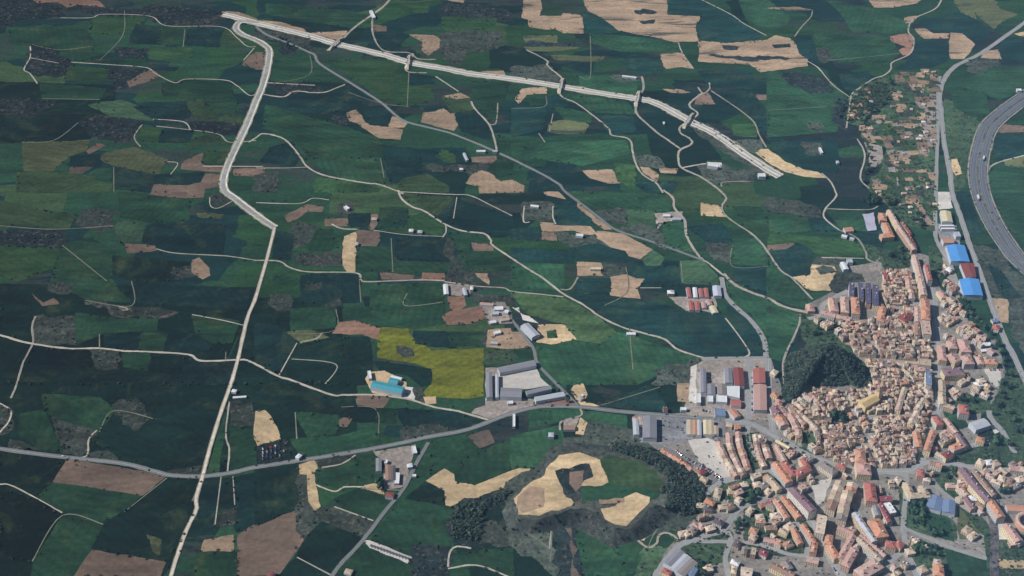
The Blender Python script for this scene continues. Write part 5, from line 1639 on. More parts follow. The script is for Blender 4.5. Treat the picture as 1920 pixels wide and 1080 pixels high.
for ln in VIL.strip().splitlines():
    cn, t, s = ln.split(' ')
    x_, y_ = map(float, s.split(',')); h_ = random.uniform(5.5, 7); c_ = G(*px(t, x_, y_), h_); an = random.choice([0.1, 0.5, -0.6, 0.9]) + random.uniform(-.15, .15)
    d_ = Vector((math.cos(an), math.sin(an), 0)); n_ = Vector((-d_.y, d_.x, 0)); a_, b_ = random.uniform(5, 7), random.uniform(4, 5.2)
    r_, o_ = building("villa", [c_ - d_ * a_ - n_ * b_, c_ + d_ * a_ - n_ * b_, c_ + d_ * a_ + n_ * b_, c_ - d_ * a_ + n_ * b_], h_, 'hip', RC[cn], chimneys=1)
    tag(r_, cat="villa", group="detached houses in gardens"); reg(r_, "%s hip-roofed villa" % cn, o_)

# ------------------------------------------------------------------ densely packed quarters, cut up street by street
def inside(p, P):
    c = False; j = len(P) - 1
    for i in range(len(P)):
        if (P[i].y > p.y) != (P[j].y > p.y) and p.x < (P[j].x - P[i].x) * (p.y - P[i].y) / (P[j].y - P[i].y) + P[i].x: c = not c
        j = i
    return c
def split(P, q, d):
    A = []; B = []; n = Vector((-d.y, d.x, 0)); k = len(P)
    for i in range(k):
        a, b = P[i], P[(i + 1) % k]; sa, sb = (a - q).dot(n), (b - q).dot(n)
        (A if sa >= 0 else B).append(a)
        if sa * sb < 0:
            t = sa / (sa - sb); m = a.lerp(b, t); A.append(m); B.append(m.copy())
    return A, B
STREETS = []
for ln in ASPH.strip().splitlines():
    w_, t_, s_ = ln.split(' ', 2)
    if min(q[0] for q in pts(t_, s_)) > 1200: STREETS.append((line(t_, s_, 3), float(w_) / 2))
def near_street(p, m):
    for L, hw in STREETS:
        for a, b in zip(L, L[1:]):
            ab = b - a; t = max(0, min(1, (p - a).dot(ab) / max(1e-6, ab.length_squared)))
            if ((a + ab * t) - p).length < hw + m: return True
    return False
WOB = [0.13]
def cells(P, amin, amax, street_area, rnd, out, gap=2.2):
    A = area(P)
    if A < 11: return
    if A < rnd.uniform(amin, amax): out.append(P); return
    d, n, la, lb, cc = long_axis(P)
    q = cc + d * la * rnd.uniform(-.16, .16); an = rnd.gauss(0, WOB[0])
    cut = Vector((n.x * math.cos(an) - n.y * math.sin(an), n.x * math.sin(an) + n.y * math.cos(an), 0))
    a, b = split(P, q, cut)
    if len(a) < 3 or len(b) < 3: out.append(P); return
    if A > street_area: a = inset(a, gap); b = inset(b, gap)
    cells(a, amin, amax, street_area, rnd, out, gap); cells(b, amin, amax, street_area, rnd, out, gap)
def quarter(polypx, amin, amax, street_area, seed, holes=(), drop=0.06, gap=2.2, along=None):
    rnd = random.Random(seed); P = [G(*q) for q in pts('p', polypx)]
    xs = [p.x for p in P]; ys = [p.y for p in P]
    H = [[G(*q) for q in pts('p', h)] for h in holes]
    big = [Vector((min(xs) - 5, min(ys) - 5, 0)), Vector((max(xs) + 5, min(ys) - 5, 0)), Vector((max(xs) + 5, max(ys) + 5, 0)), Vector((min(xs) - 5, max(ys) + 5, 0))]
    if along:                                           # cut square to the street they stand on
        a_, b_ = [G(*q) for q in pts('p', along)]; u = (b_ - a_).normalized(); v = Vector((-u.y, u.x, 0)); c0 = cent(P); rad = max((p - c0).length for p in P) + 8
        big = [c0 - u * rad * 1.1 - v * rad, c0 + u * rad * 1.1 - v * rad, c0 + u * rad * 1.1 + v * rad, c0 - u * rad * 1.1 + v * rad]
        WOB[0] = 0.03
    else: WOB[0] = 0.13
    out = []; cells(big, amin, amax, street_area, rnd, out, gap)
    res = []
    for c in out:
        o = cent(c)
        if not inside(o, P) or any(inside(o, h) for h in H) or near_street(o, 1.5) or on_expl(o, 2.2) or rnd.random() < drop: continue
        res.append(inset(c, 0.15))
    return res
def pick(rnd, kinds): return rnd.choice(kinds)
OTK = ['pinkish'] * 5 + ['brown'] * 4 + ['tan'] * 5 + ['greyish'] * 3 + ['pale'] * 3 + ['ochre'] * 3 + ['terracotta'] * 2 + ['dark'] * 1 + ['rosy'] * 2
OLD = quarter("1655,512 1705,514 1718,560 1735,590 1742,640 1745,700 1748,765 1735,800 1716,866 1700,880 1640,879 1600,874 1560,864 1512,838 1494,815 1480,788 1478,766 1500,745 1530,732 1575,736 1622,736 1634,712 1616,682 1596,652 1570,634 1590,612 1625,608 1648,590 1652,550",
              25, 66, 2000, 3, holes=("1556,776 1590,774 1592,800 1556,804", "1618,640 1632,636 1634,652 1620,656", "1500,815 1530,815 1530,845 1510,845"), drop=0.02, gap=1.3)
SUB = []
for k_, (pp, a0, a1, sa, gp, al_) in enumerate([(*t_, 2.2, '1700,1050 1760,1010')[:6] if len(t_) == 4 else ((*t_, '1440,978 1485,985') if len(t_) == 5 else t_) for t_ in [
    ("1762,560 1782,545 1800,575 1815,600 1860,650 1868,680 1840,690 1770,690 1764,640", 90, 170, 900),
    ("1764,700 1800,705 1850,722 1856,745 1800,745 1780,765 1766,762", 90, 170, 800),
    ("1742,800 1760,785 1784,800 1800,830 1806,842 1770,862 1732,860", 80, 160, 900),
    ("1838,872 1925,872 1925,930 1885,925 1862,900", 90, 180, 500),
    ("1448,826 1470,818 1490,830 1535,850 1545,862 1500,875 1480,862 1460,850", 60, 130, 800),
    ("1448,760 1460,742 1482,792 1498,826 1484,828 1462,810 1450,800", 70, 140, 800),
    ("1660,1062 1680,1052 1720,1078 1715,1085 1665,1085", 70, 140, 600),
    ("1440,985 1480,985 1480,1022 1440,1020", 90, 170, 250),
    ("1540,855 1580,872 1600,878 1640,886 1640,905 1560,895", 90, 170, 700),
    ("1704,880 1732,868 1770,870 1768,885 1735,900 1712,890", 80, 140, 600),
    ("1570,1030 1600,1040 1620,1020 1600,990 1575,995", 90, 160, 700),
    ("1525,600 1560,605 1600,608 1610,625 1570,628 1530,612", 70, 140, 700),
    ("1790,560 1800,555 1790,540 1770,520 1765,540", 80, 150, 500),
    ("1710,1000 1730,1005 1740,1030 1705,1030", 80, 150, 400),
    ("1318,925 1345,908 1390,905 1440,885 1470,900 1440,930 1400,938 1350,955", 150, 300, 420, 3.4, "1400,945 1475,914"),
    ("1400,955 1440,948 1480,962 1515,990 1530,1030 1450,1025 1400,1015", 140, 280, 420, 3.2, "1440,978 1486,980"),
    ("1275,990 1340,965 1362,985 1300,1012 1272,1012", 110, 200, 300, 2.4, "1280,1015 1360,995"),
    ("1370,1015 1440,1040 1540,1052 1565,1085 1370,1085", 160, 340, 460, 4.0, "1400,1030 1480,1048"),
    ("1440,742 1450,742 1462,800 1448,800", 70, 140, 300, 1.5),
    ("1470,900 1500,895 1530,905 1510,925 1490,935", 90, 170, 400, 2.0, "1480,910 1520,895"),
    ("1590,890 1640,905 1700,905 1700,925 1660,930 1640,925 1600,900", 90, 200, 500, 2.0, "1600,890 1700,892"),
    ("1700,900 1725,890 1745,905 1700,925", 90, 170, 400, 2.0),
    ("1790,900 1830,935 1850,985 1838,990 1800,950", 90, 180, 400, 2.4, "1790,900 1840,970"),
    ("1250,1035 1290,1020 1310,1085 1240,1085", 200, 400, 500, 4.0),
    ("1415,790 1440,790 1440,830 1425,815", 80, 150, 400, 2.0),
    ("1345,792 1395,790 1395,800 1350,800", 80, 150, 400, 2.0)]]):
    SUB += quarter(pp, a0 * .8, a1 * .8, sa, 50 + k_, drop=0.04, gap=gp, along=al_)
OLD.sort(key=lambda c: cent(c).y - 0.0 * cent(c).x)
def house_desc(c, cn, rk):
    A = area(c); sz = 'small' if A < 62 else ('large' if A > 88 else 'medium')
    return "%s %s %s house" % (sz, cn, {'hip': 'hipped', 'gable': 'gabled', 'flat': 'flat'}[rk])
rr = random.Random(11)
stuffV = {'w': ([], [], [], []), 'r': ([], [], [])}
for i, c in enumerate(OLD):
    cn = rr.choice(OTK); rk = rr.choice(['hip', 'gable', 'gable', 'hip', 'flat'] if i % 3 else ['hip', 'gable']); h = rr.choice([4.5, 6, 7.5, 9, 10.5]); pit = rr.uniform(.3, .5)
    sc = rr.uniform(.62, 1.22); rc = tuple(min(.9, v * sc) for v in RC[cn][:3]) + (1,)
    if i < 300:
        r_, o_ = building("old_town_house", c, h, rk, rc, pitch=pit, over=0.25, chimneys=1 if rr.random() < .45 else 0, rnd=rr)
        tag(r_, cat="house", group="houses packed in the old town"); reg(r_, house_desc(c, cn, rk), o_)
    else:
        P = ccw([Vector((p.x, p.y, 0)) for p in c]); z = Vector(); wc = rr.choice(WC)
        V, F, U = wall_geo(P, h, z); k = len(stuffV['w'][0]); stuffV['w'][0].extend(V); stuffV['w'][1].extend([tuple(a + k for a in f) for f in F]); stuffV['w'][2].extend(U); stuffV['w'][3].extend([wc] * len(F))
        V, F = roof_geo(P, h, z, rk, pit, .25); k = len(stuffV['r'][0]); stuffV['r'][0].extend(V); stuffV['r'][1].extend([tuple(a + k for a in f) for f in F]); stuffV['r'][2].extend([rc] * len(F))
rest = bpy.data.objects.new("old_town_houses", None); COL.objects.link(rest)
mesh_obj("wall", stuffV['w'][0], stuffV['w'][1], M['wall_c'], rest, uvs=stuffV['w'][2], fcols=stuffV['w'][3])
mesh_obj("roof", stuffV['r'][0], stuffV['r'][1], M['roof_c'], rest, fcols=stuffV['r'][2])
tag(rest, "farther part of the old town, a dense mass of tiled roofs beside the wooded hill", "houses", kind='stuff')
for c in SUB:
    cn = rr.choice(['pinkish', 'rosy', 'brown', 'tan', 'pale', 'terracotta', 'greyish', 'ochre']); rk = rr.choice(['hip', 'gable', 'flat']); h = rr.choice([6, 7.5, 9])
    r_, o_ = building("suburban_house", inset(c, .8), h, rk, RC[cn], pitch=rr.uniform(.32, .45), chimneys=1, rnd=rr)
    tag(r_, cat="house", group="houses of the newer quarters"); reg(r_, "%s %s newer house" % (cn, {'hip': 'hipped', 'gable': 'gabled', 'flat': 'flat-roofed'}[rk]), o_)
print("OLD", len(OLD), "SUB", len(SUB))
# ------------------------------------------------------------------ the two hills
def smooth(t): return t * t * (3 - 2 * t)
HILLS = []
def mound(name, base, centre, H, mat, color):
    n = len(base); V = []; F = []; K = 14
    for k in range(K):
        r = 1 - k / K; z = H * smooth(1 - r) ** 0.8
        for b in base:
            q = centre.lerp(b, r); V.append((q.x, q.y, z + (random.uniform(-.6, .6) if k else -0.5)))
        if k:
            for i in range(n): F.append(((k - 1) * n + i, (k - 1) * n + (i + 1) % n, k * n + (i + 1) % n, k * n + i))
    V.append((centre.x, centre.y, H)); 
    for i in range(n): F.append(((K - 1) * n + i, (K - 1) * n + (i + 1) % n, len(V) - 1))
    o = mesh_obj(name, V, F, mat, color=color, smooth=True); tag(o, kind='structure')
    HILLS.append((V, F)); return o
HB = jitter_poly(ccw([G(*q) for q in pts('C', "165,430 230,290 390,215 560,195 770,205 910,265 1070,385 1175,520 1150,620 1000,650 900,600 640,650 430,610 330,760 210,840 130,730 160,570")]), 12, 2.0)
HC = G(*px('C', 640, 440)); mound("wooded_hill", HB, HC, 42, M['rough'], C(60, 78, 64))
INN = "200,470 270,400 380,385 540,390 700,430 800,480 860,540 850,600 840,700 770,670 650,805 560,790 500,710 400,680 330,690 150,745 40,740 10,640 90,560 190,510"
OUT = "160,480 240,370 340,320 500,335 640,340 800,375 980,450 1070,590 1060,720 960,740 740,880 560,930 420,860 350,820 290,820 140,850 -20,850 -60,720 50,590 130,520"
ZP = 14.0
def plateau():
    I = [G(*q, ZP) for q in pts('22', INN)]; O = [G(*q) for q in pts('22', OUT)]
    I2, O2 = [], []
    n = len(I)
    for i in range(n):
        for j in range(5):
            t = j / 5; a = I[i].lerp(I[(i + 1) % n], t); b = O[i].lerp(O[(i + 1) % n], t)
            I2.append(a + Vector((random.uniform(-1, 1), random.uniform(-1, 1), 0))); O2.append(b)
    I2 = [a + (b - a).normalized() * 6.0 for a, b in zip(I2, O2)]; I2 = [Vector((a.x, a.y, ZP)) for a in I2]
    n = len(I2); K = 7; V = []; F = []
    for k in range(K + 1):
        t = k / K; z = ZP * smooth(1 - t)
        for a, b in zip(I2, O2):
            q = a.lerp(b, t); V.append((q.x + random.uniform(-.8, .8), q.y + random.uniform(-.8, .8), z if k < K else -0.5))
        if k:
            for i in range(n): F.append(((k - 1) * n + i, k * n + i, k * n + (i + 1) % n, (k - 1) * n + (i + 1) % n))
    o = mesh_obj("plateau_slope", V, F, M['rough'], color=C(66, 72, 68), smooth=True); tag(o, kind='structure')
    if o.data.polygons[0].normal.z < 0: o.data.flip_normals()
    HILLS.append((V, F))
    top = [Vector(V[i]) for i in range(n)]
    ground_poly("plateau_top", top, M['rough'], C(84, 88, 80), z=ZP, amp=0)
plateau()
TOPS = """
olg 22 540,400 700,440 800,490 850,560 840,610 620,610 540,560 500,430
g1 22 390,580 540,555 620,580 840,610 780,650 700,610 630,640 490,650 400,650
sand 22 200,475 270,405 380,390 490,430 535,550 510,565 390,570 400,540 455,520 430,455 400,450 250,490 250,530 300,640 350,660 330,680 150,735 40,730 18,645 100,565 190,515
tan 22 40,640 110,580 180,590 170,690 60,720 30,690
dsc 22 250,490 430,450 450,520 400,540 375,600 380,650 350,660 280,560
brn 22 330,500 400,490 390,540 360,600 330,560
sand 22 505,705 590,690 640,640 700,615 770,640 765,665 700,730 640,795 580,785 530,760
tan 22 490,655 630,648 630,660 495,668
"""
for i_, ln in enumerate(TOPS.strip().splitlines()):
    c_, t_, s_ = ln.split(' ', 2)
    ground_poly({'crop': 'crop_field', 'bare': 'ploughed_field', 'rough': 'rough_land'}[MATOF[c_]], [G(*q, ZP) for q in pts(t_, s_)], M[MATOF[c_]], PAL[c_], z=ZP + 0.05 + i_ * 0.03, amp=1.4, step=9.0, soft=4)
from mathutils.bvhtree import BVHTree
BV = [BVHTree.FromPolygons(V, F) for V, F in HILLS]
TOPP = ccw([G(*q, ZP) for q in pts('22', INN)])
def height(x, y):
    z = 0.0
    for b in BV:
        h = b.ray_cast(Vector((x, y, 500)), Vector((0, 0, -1)))
        if h[0]: z = max(z, h[0].z)
    if inside(Vector((x, y, 0)), TOPP): z = max(z, ZP)
    return z

# ------------------------------------------------------------------ trees and bushes
def clump(V, F, cx, cy, cz, rx, rz, n, size, rnd):
    for _ in range(n):
        while True:
            a, b, c = rnd.uniform(-1, 1), rnd.uniform(-1, 1), rnd.uniform(-1, 1)
            m = a * a + b * b + c * c
            if 0.15 < m < 1: break
        m = m ** .5; k = 1 / m ** .35
        p = Vector((cx + a * rx * k * m, cy + b * rx * k * m, cz + c * rz * k * m))
        nrm = Vector((a, b, c + .5)).normalized() + Vector((rnd.uniform(-.6, .6), rnd.uniform(-.6, .6), rnd.uniform(-.3, .6)))
        nrm.normalize(); t = nrm.orthogonal().normalized(); u = nrm.cross(t); s = size * rnd.uniform(.6, 1.3); an = rnd.uniform(0, 6.28)
        t, u = t * math.cos(an) + u * math.sin(an), u * math.cos(an) - t * math.sin(an)
        k0 = len(V); V += [p + t * s, p + u * s * .7, p - t * s * .9, p - u * s * .8]; F.append((k0, k0 + 1, k0 + 2, k0 + 3))
def crown_geo(r, h, rnd, n=150):
    V, F = [], []
    clump(V, F, 0, 0, h * .6, r * .72, h * .36, n // 2, r * .30, rnd)
    for _ in range(6):
        a = rnd.uniform(0, 6.28); q = rnd.uniform(.35, .7) * r
        clump(V, F, q * math.cos(a), q * math.sin(a), h * rnd.uniform(.42, .85), r * rnd.uniform(.32, .5), h * .16, n // 12, r * .24, rnd)
    return V, F
def trunk_geo(r, h):
    V = []; F = []; N = 7; lv = [(0, r * .11), (h * .3, r * .075), (h * .7, r * .03)]
    for z, q in lv: V += [(q * math.cos(6.2832 * i / N), q * math.sin(6.2832 * i / N), z) for i in range(N)]
    for k in range(2):
        for i in range(N): F.append((k * N + i, k * N + (i + 1) % N, (k + 1) * N + (i + 1) % N, (k + 1) * N + i))
    for j in range(4):                                   # limbs
        a = j * 1.57 + .4; d = Vector((math.cos(a), math.sin(a), 0)); s = Vector((-d.y, d.x, 0)) * r * .03; k = len(V)
        z0 = h * (.28 + .06 * j); e = d * r * .6 + Vector((0, 0, h * .62)); b0 = Vector((0, 0, z0))
        V += [b0 + s, b0 - s, b0 + Vector((0, 0, r * .08)), e]; F += [(k, k + 1, k + 3), (k + 1, k + 2, k + 3), (k + 2, k, k + 3)]
    return V, F
tr = random.Random(21)
TM = []
for i in range(5):
    r, h = [(3.4, 8), (4.2, 9), (2.6, 11), (4.8, 10), (2.0, 13)][i]
    V, F = crown_geo(r, h, tr); mc = bpy.data.meshes.new("crown"); mc.from_pydata([tuple(v) for v in V], [], F); mc.materials.append(M['leaf'])
    V, F = trunk_geo(r, h); mt = bpy.data.meshes.new("trunk"); mt.from_pydata([tuple(v) for v in V], [], F); mt.materials.append(M['bark'])
    TM.append((mc, mt))
TNAME = ['rounded', 'spreading', 'tall narrow', 'broad', 'slender poplar-shaped']
TC = [C(56, 82, 60), C(46, 70, 60), C(72, 98, 68), C(88, 104, 72)]; TCN = ['dark green', 'bluish green', 'mid green', 'light green']
NT = [0]
def tree(p, kind=None, ci=None):
    if NT[0] >= 296 or on_expl(p, 1.0): return
    NT[0] += 1
    i = tr.randrange(5) if kind is None else kind; ci = tr.randrange(4) if ci is None else ci; mc, mt = TM[i]
    root = bpy.data.objects.new("tree", None); COL.objects.link(root); root.location = (p.x, p.y, max(height(p.x, p.y), ZTOP) - .1)
    root.rotation_euler = (0, 0, tr.uniform(0, 6.28)); s = tr.uniform(.75, 1.2); root.scale = (s, s, s)
    for nm, me in (("crown", mc), ("trunk", mt)):
        o = bpy.data.objects.new(nm, me); COL.objects.link(o); o.parent = root
        sc = tr.uniform(.8, 1.2); o.color = tuple(v * sc for v in TC[ci][:3]) + (1,) if nm == "crown" else C(96, 84, 72)
    tag(root, cat="tree", group="trees of the valley and town"); reg(root, "%s %s tree" % (TCN[ci], TNAME[i]), p)
def treeline(s, step, spread, kinds=(0, 1, 3), cis=(0, 1, 2), tile='p'):
    L = line(tile, s, 5); acc = 0
    for a, b in zip(L, L[1:]):
        acc += (b - a).length
        while acc > step:
            acc -= step; q = b + Vector((tr.uniform(-1, 1), tr.uniform(-1, 1), 0)) * spread
            tree(q, tr.choice(kinds), tr.choice(cis))
def treepatch(tile, s, n, kinds=(0, 1, 3), cis=(0, 1, 2)):
    P = [G(*q) for q in pts(tile, s)]; xs = [p.x for p in P]; ys = [p.y for p in P]; k = 0; g = 0
    while k < n and g < n * 30:
        g += 1; q = Vector((tr.uniform(min(xs), max(xs)), tr.uniform(min(ys), max(ys)), 0))
        if inside(q, P): tree(q, tr.choice(kinds), tr.choice(cis)); k += 1
treepatch('H', "130,240 300,260 330,330 320,520 200,530 110,420", 26)
treepatch('H', "150,700 300,690 520,800 500,870 200,830", 16)
treepatch('H', "330,540 520,600 500,690 380,620", 6)
treepatch('E', "690,110 880,100 880,230 720,240 650,200", 10)
treepatch('D', "640,720 860,700 900,760 860,830 660,780", 10)
treeline("1750,486 1760,520 1772,530 1790,548 1808,566 1822,590 1842,610 1856,625", 7, 5)
treeline("1856,625 1866,650 1884,690 1888,715 1880,745 1872,765 1866,780", 9, 8)
treeline("1890,760 1905,800 1915,830 1922,850", 10, 8)
treepatch('L', "300,60 480,30 520,130 460,180 360,150", 14, cis=(0, 1))
treepatch('L', "560,60 760,80 800,180 700,200 580,140", 12)
treepatch('L', "760,620 880,640 880,760 780,830 620,720", 14)
treepatch('L', "840,280 1010,240 1050,420 960,520 900,400", 12)
treeline("1670,140 1668,168 1657,190 1635,206 1617,222 1612,235", 12, 7)
treeline("1622,262 1627,300 1617,335 1610,352", 13, 7)
treepatch('30', "380,560 450,560 440,730 370,680", 8, cis=(0, 1))
treepatch('J', "930,320 960,320 1030,660 1000,640 960,520", 10, kinds=(2, 4))
treepatch('K', "860,120 1180,80 1270,170 940,270", 12)
treepatch('K', "820,420 910,450 930,600 830,640", 7)
treepatch('K', "380,880 460,900 470,1080 390,1060", 7)
treepatch('C', "940,430 1080,430 1140,560 960,600", 6)
treepatch('A', "250,880 420,830 420,980 120,1020", 9)
treepatch('F', "1050,320 1290,420 1300,520 1080,440", 8)
treepatch('F', "540,720 680,740 700,840 560,840", 7)
treepatch('F', "1140,900 1300,900 1300,1000 1160,1010", 7)
treepatch('12', "640,530 720,550 715,600 650,590", 5)
treepatch('22', "205,60 260,40 340,120 300,100", 4)
treepatch('10', "130,210 200,220 230,290 160,290", 6)
# allotments along the main road: a patchwork of beds with huts on it
AL = ["1677,140 1757,132 1754,190 1752,232 1750,285 1753,350 1750,430 1700,420 1653,366 1630,357 1653,320 1670,277 1627,263 1613,240 1653,213 1673,197 1670,173", "1595,188 1620,160 1658,152 1666,172 1650,195 1622,216 1590,235"]
ar = random.Random(77)
for al in AL:
    for c in quarter(al, 180, 620, 1e9, 78, drop=.3, gap=0):
        cn = ar.choice(['tan', 'tan', 'brn', 'brn', 'gard', 'gard', 'gard', 'scr', 'lot', 'olg', 'g3'])
        ground_poly("allotment_bed", inset(c, .8), M[MATOF[cn]], PAL[cn], amp=.6, step=6, soft=2 if MATOF[cn] in ('crop', 'bare', 'rough') else 0)
        if ar.random() < .2:
            q = cent(c) + Vector((ar.uniform(-4, 4), ar.uniform(-4, 4), 0)); an = ar.uniform(-.3, .3); d_ = Vector((math.cos(an), math.sin(an), 0)); n_ = Vector((-d_.y, d_.x, 0)); a_, b_ = ar.uniform(2.5, 5), ar.uniform(2, 3.2)
            cn2 = ar.choice(['white', 'pale', 'light grey', 'pinkish', 'greyish'])
            r_, o_ = building("garden_hut", [q - d_ * a_ - n_ * b_, q + d_ * a_ - n_ * b_, q + d_ * a_ + n_ * b_, q - d_ * a_ + n_ * b_], 3.0, ar.choice(['gable', 'hip']), RC[cn2], windows=False, over=.2)
            tag(r_, cat="hut", group="garden huts on the allotments"); reg(r_, "%s garden hut" % cn2, o_)
# woodland too dense to count: one mass on the hill, one on the plateau's steep side
def wood(name, tile_s, n, label, seed, rmin=2.2, rmax=4.2):
    rnd = random.Random(seed); V, F, K = [], [], []
    Ps = tile_s; xs = [p.x for p in Ps]; ys = [p.y for p in Ps]; k = g = 0
    while k < n and g < n * 20:
        g += 1; x, y = rnd.uniform(min(xs), max(xs)), rnd.uniform(min(ys), max(ys))
        if not inside(Vector((x, y, 0)), Ps): continue
        k += 1; z = height(x, y); r = rnd.uniform(rmin, rmax); f0 = len(F)
        clump(V, F, x, y, z + r * .9, r, r * 1.0, 26, r * .42, rnd)
        c = rnd.choice([C(54, 72, 62), C(62, 78, 70), C(46, 62, 56), C(70, 84, 70), C(80, 86, 76)]); sc = rnd.uniform(.8, 1.25)
        K += [tuple(v * sc for v in c[:3]) + (1,)] * (len(F) - f0)
    o = mesh_obj(name, V, F, M['leaf_c'], fcols=K); tag(o, label, "woodland", kind='stuff')
def scaled(P, c, s): return [c.lerp(p, s) for p in P]
wood("hill_woodland", scaled(HB, HC, .98), 1500, "dense dark pine wood covering the round hill beside the old town", 5, 1.8, 3.7)
wood("slope_woodland", ccw([G(*q) for q in pts('22', "560,345 660,350 800,378 980,450 1078,590 1068,722 960,742 860,722 835,640 865,560 800,515 700,455 560,400")]), 1500, "dark wood on the steep side of the sandy plateau facing the town", 6)
wood("gully_woodland", ccw([G(*q) for q in pts('12', "1110,695 1260,655 1440,595 1445,620 1290,710 1250,760 1290,770 1250,890 1100,860 1100,760 1130,740")]), 330, "dark wood in the gully below the sand-coloured fields", 8, 1.6, 3.2)
def hedges():
    rnd = random.Random(9); V, F, K = [], [], []
    def bush(q, r):
        if inside(q, TOPP) and rnd.random() < .985: return
        f0 = len(F); clump(V, F, q.x, q.y, r * .7 + height(q.x, q.y), r, r * .8, 9, r * .55, rnd)
        c = rnd.choice([C(34, 54, 46), C(44, 62, 48), C(56, 70, 54), C(68, 72, 60)]); K.extend([c] * (len(F) - f0))
    for ln in FIELDS.strip().splitlines():
        c_, t_, s_ = ln.split(' ', 2); P = [G(*q) for q in pts(t_, s_)]
        if MATOF[c_] == 'rough':
            xs = [p.x for p in P]; ys = [p.y for p in P]
            for _ in range(int(min(160, area(P) / (90 if c_ == 'dsc' else 150)))):
                q = Vector((rnd.uniform(min(xs), max(xs)), rnd.uniform(min(ys), max(ys)), 0))
                if inside(q, P): bush(q, rnd.uniform(.9, 2.4))
        for i in range(len(P)):
            a, b = P[i], P[(i + 1) % len(P)]; L = (b - a).length
            if rnd.random() < .5: continue
            x = rnd.uniform(0, 25)
            while x < L:
                q = a.lerp(b, x / L) + Vector((rnd.uniform(-2, 2), rnd.uniform(-2, 2), 0)); bush(q, rnd.uniform(.9, 2.7)); x += rnd.uniform(3, 26) if rnd.random() < .8 else 70
    for ln in TOWN.strip().splitlines():
        c_, t_, s_ = ln.split(' ', 2)
        if c_ not in ('gard', 'scr', 'ol'): continue
        P = [G(*q) for q in pts(t_, s_)]; xs = [p.x for p in P]; ys = [p.y for p in P]
        for _ in range(int(area(P) / 42)):
            q = Vector((rnd.uniform(min(xs), max(xs)), rnd.uniform(min(ys), max(ys)), 0))
            if inside(q, P) and not on_expl(q, 1.5): bush(q, rnd.uniform(.8, 2.6))
    for _ in range(1500):
        q = G(rnd.uniform(1230, 1920), rnd.uniform(690, 1080))
        if not on_expl(q, 1.2) and not near_street(q, 1.5) and height(q.x, q.y) == 0: bush(q, rnd.uniform(.7, 1.9))
    for ln in (ASPH.strip() + chr(10) + TRACKS.strip()).splitlines():
        w_, t_, s_ = ln.split(' ', 2); L = line(t_, s_, 3); wd = float(w_) * .5
        for a, b in zip(L, L[1:]):
            k = (b - a).length / 16; k = int(k) + (rnd.random() < k % 1)
            for _ in range(k):
                if rnd.random() < .55: continue
                n = Vector((-(b - a).y, (b - a).x, 0)).normalized() * rnd.choice((-1, 1)) * (wd + rnd.uniform(2, 7))
                q = a.lerp(b, rnd.random()) + n
                if not on_expl(q, 1.5) and not near_street(q, 1): bush(q, rnd.uniform(.8, 2.4))
    for al in AL:
        P = [G(*q) for q in pts('p', al)]; xs = [p.x for p in P]; ys = [p.y for p in P]
        for _ in range(1300):
            q = Vector((rnd.uniform(min(xs), max(xs)), rnd.uniform(min(ys), max(ys)), 0))
            if inside(q, P) and not on_expl(q, 1): bush(q, rnd.uniform(.9, 2.8))
    for L in (MW,):
        for s in (-21, 21):
            for q in offset_line(L, s):
                for _ in range(2): bush(q + Vector((rnd.uniform(-5, 5), rnd.uniform(-9, 9), 0)), rnd.uniform(.8, 1.8))
    o = mesh_obj("hedgerow_bushes", V, F, M['leaf_c'], fcols=K); tag(o, "scattered dark bushes along field edges and over the scrub", "bushes", kind='stuff')
hedges()

# ------------------------------------------------------------------ vehicles
def car_geo():
    prof = [(-2.1, .35), (-2.15, .8), (-1.2, .92), (-.6, 1.42), (.9, 1.45), (1.6, .95), (2.1, .85), (2.15, .35)]
    V = []; F = []
    for y, k in ((-.85, 1), (.85, 1)):
        V += [(x, y * (0.82 if z > 1.2 else 1), z) for x, z in prof]
    n = len(prof)
    for i in range(n): F.append((i, (i + 1) % n, n + (i + 1) % n, n + i))
    F += [tuple(range(n))[::-1], tuple(range(n, 2 * n))]
    return V, F
def simple_mesh(name, V, F, m):
    me = bpy.data.meshes.new(name); me.from_pydata(V, [], F); me.materials.append(m); return me
CB = simple_mesh("car_body", *car_geo(), M['paint'])
def glass_geo():
    V = [(-1.16, -.7, .95), (-.62, -.68, 1.40), (-.62, .68, 1.40), (-1.16, .7, .95), (.93, -.68, 1.42), (1.58, -.7, .98), (1.58, .7, .98), (.93, .68, 1.42)]
    V = [(x + (-.02 if x < 0 else .02), y, z + .02) for x, y, z in V]
    for s in (-1, 1): V += [(-.9, s * .86, .96), (1.3, s * .86, .96), (.85, s * .74, 1.38), (-.5, s * .74, 1.38)]
    return V, [(0, 1, 2, 3), (4, 5, 6, 7), (8, 9, 10, 11), (15, 14, 13, 12)]
CG = simple_mesh("windows", *glass_geo(), M['glass'])
def wheel_geo():
    V = []; F = []; N = 10
    for y in (-.1, .1): V += [(.32 * math.cos(6.2832 * i / N), y, .32 * math.sin(6.2832 * i / N)) for i in range(N)]
    for i in range(N): F.append((i, (i + 1) % N, N + (i + 1) % N, N + i))
    return V, F + [tuple(range(N)), tuple(range(N, 2 * N))[::-1]]
CW = simple_mesh("wheel", *wheel_geo(), M['glass'])
CARC = {'white': C(226, 226, 226), 'silver': C(180, 184, 188), 'black': C(50, 50, 54), 'red': C(170, 50, 46), 'blue': C(60, 84, 140), 'grey': C(120, 122, 126)}
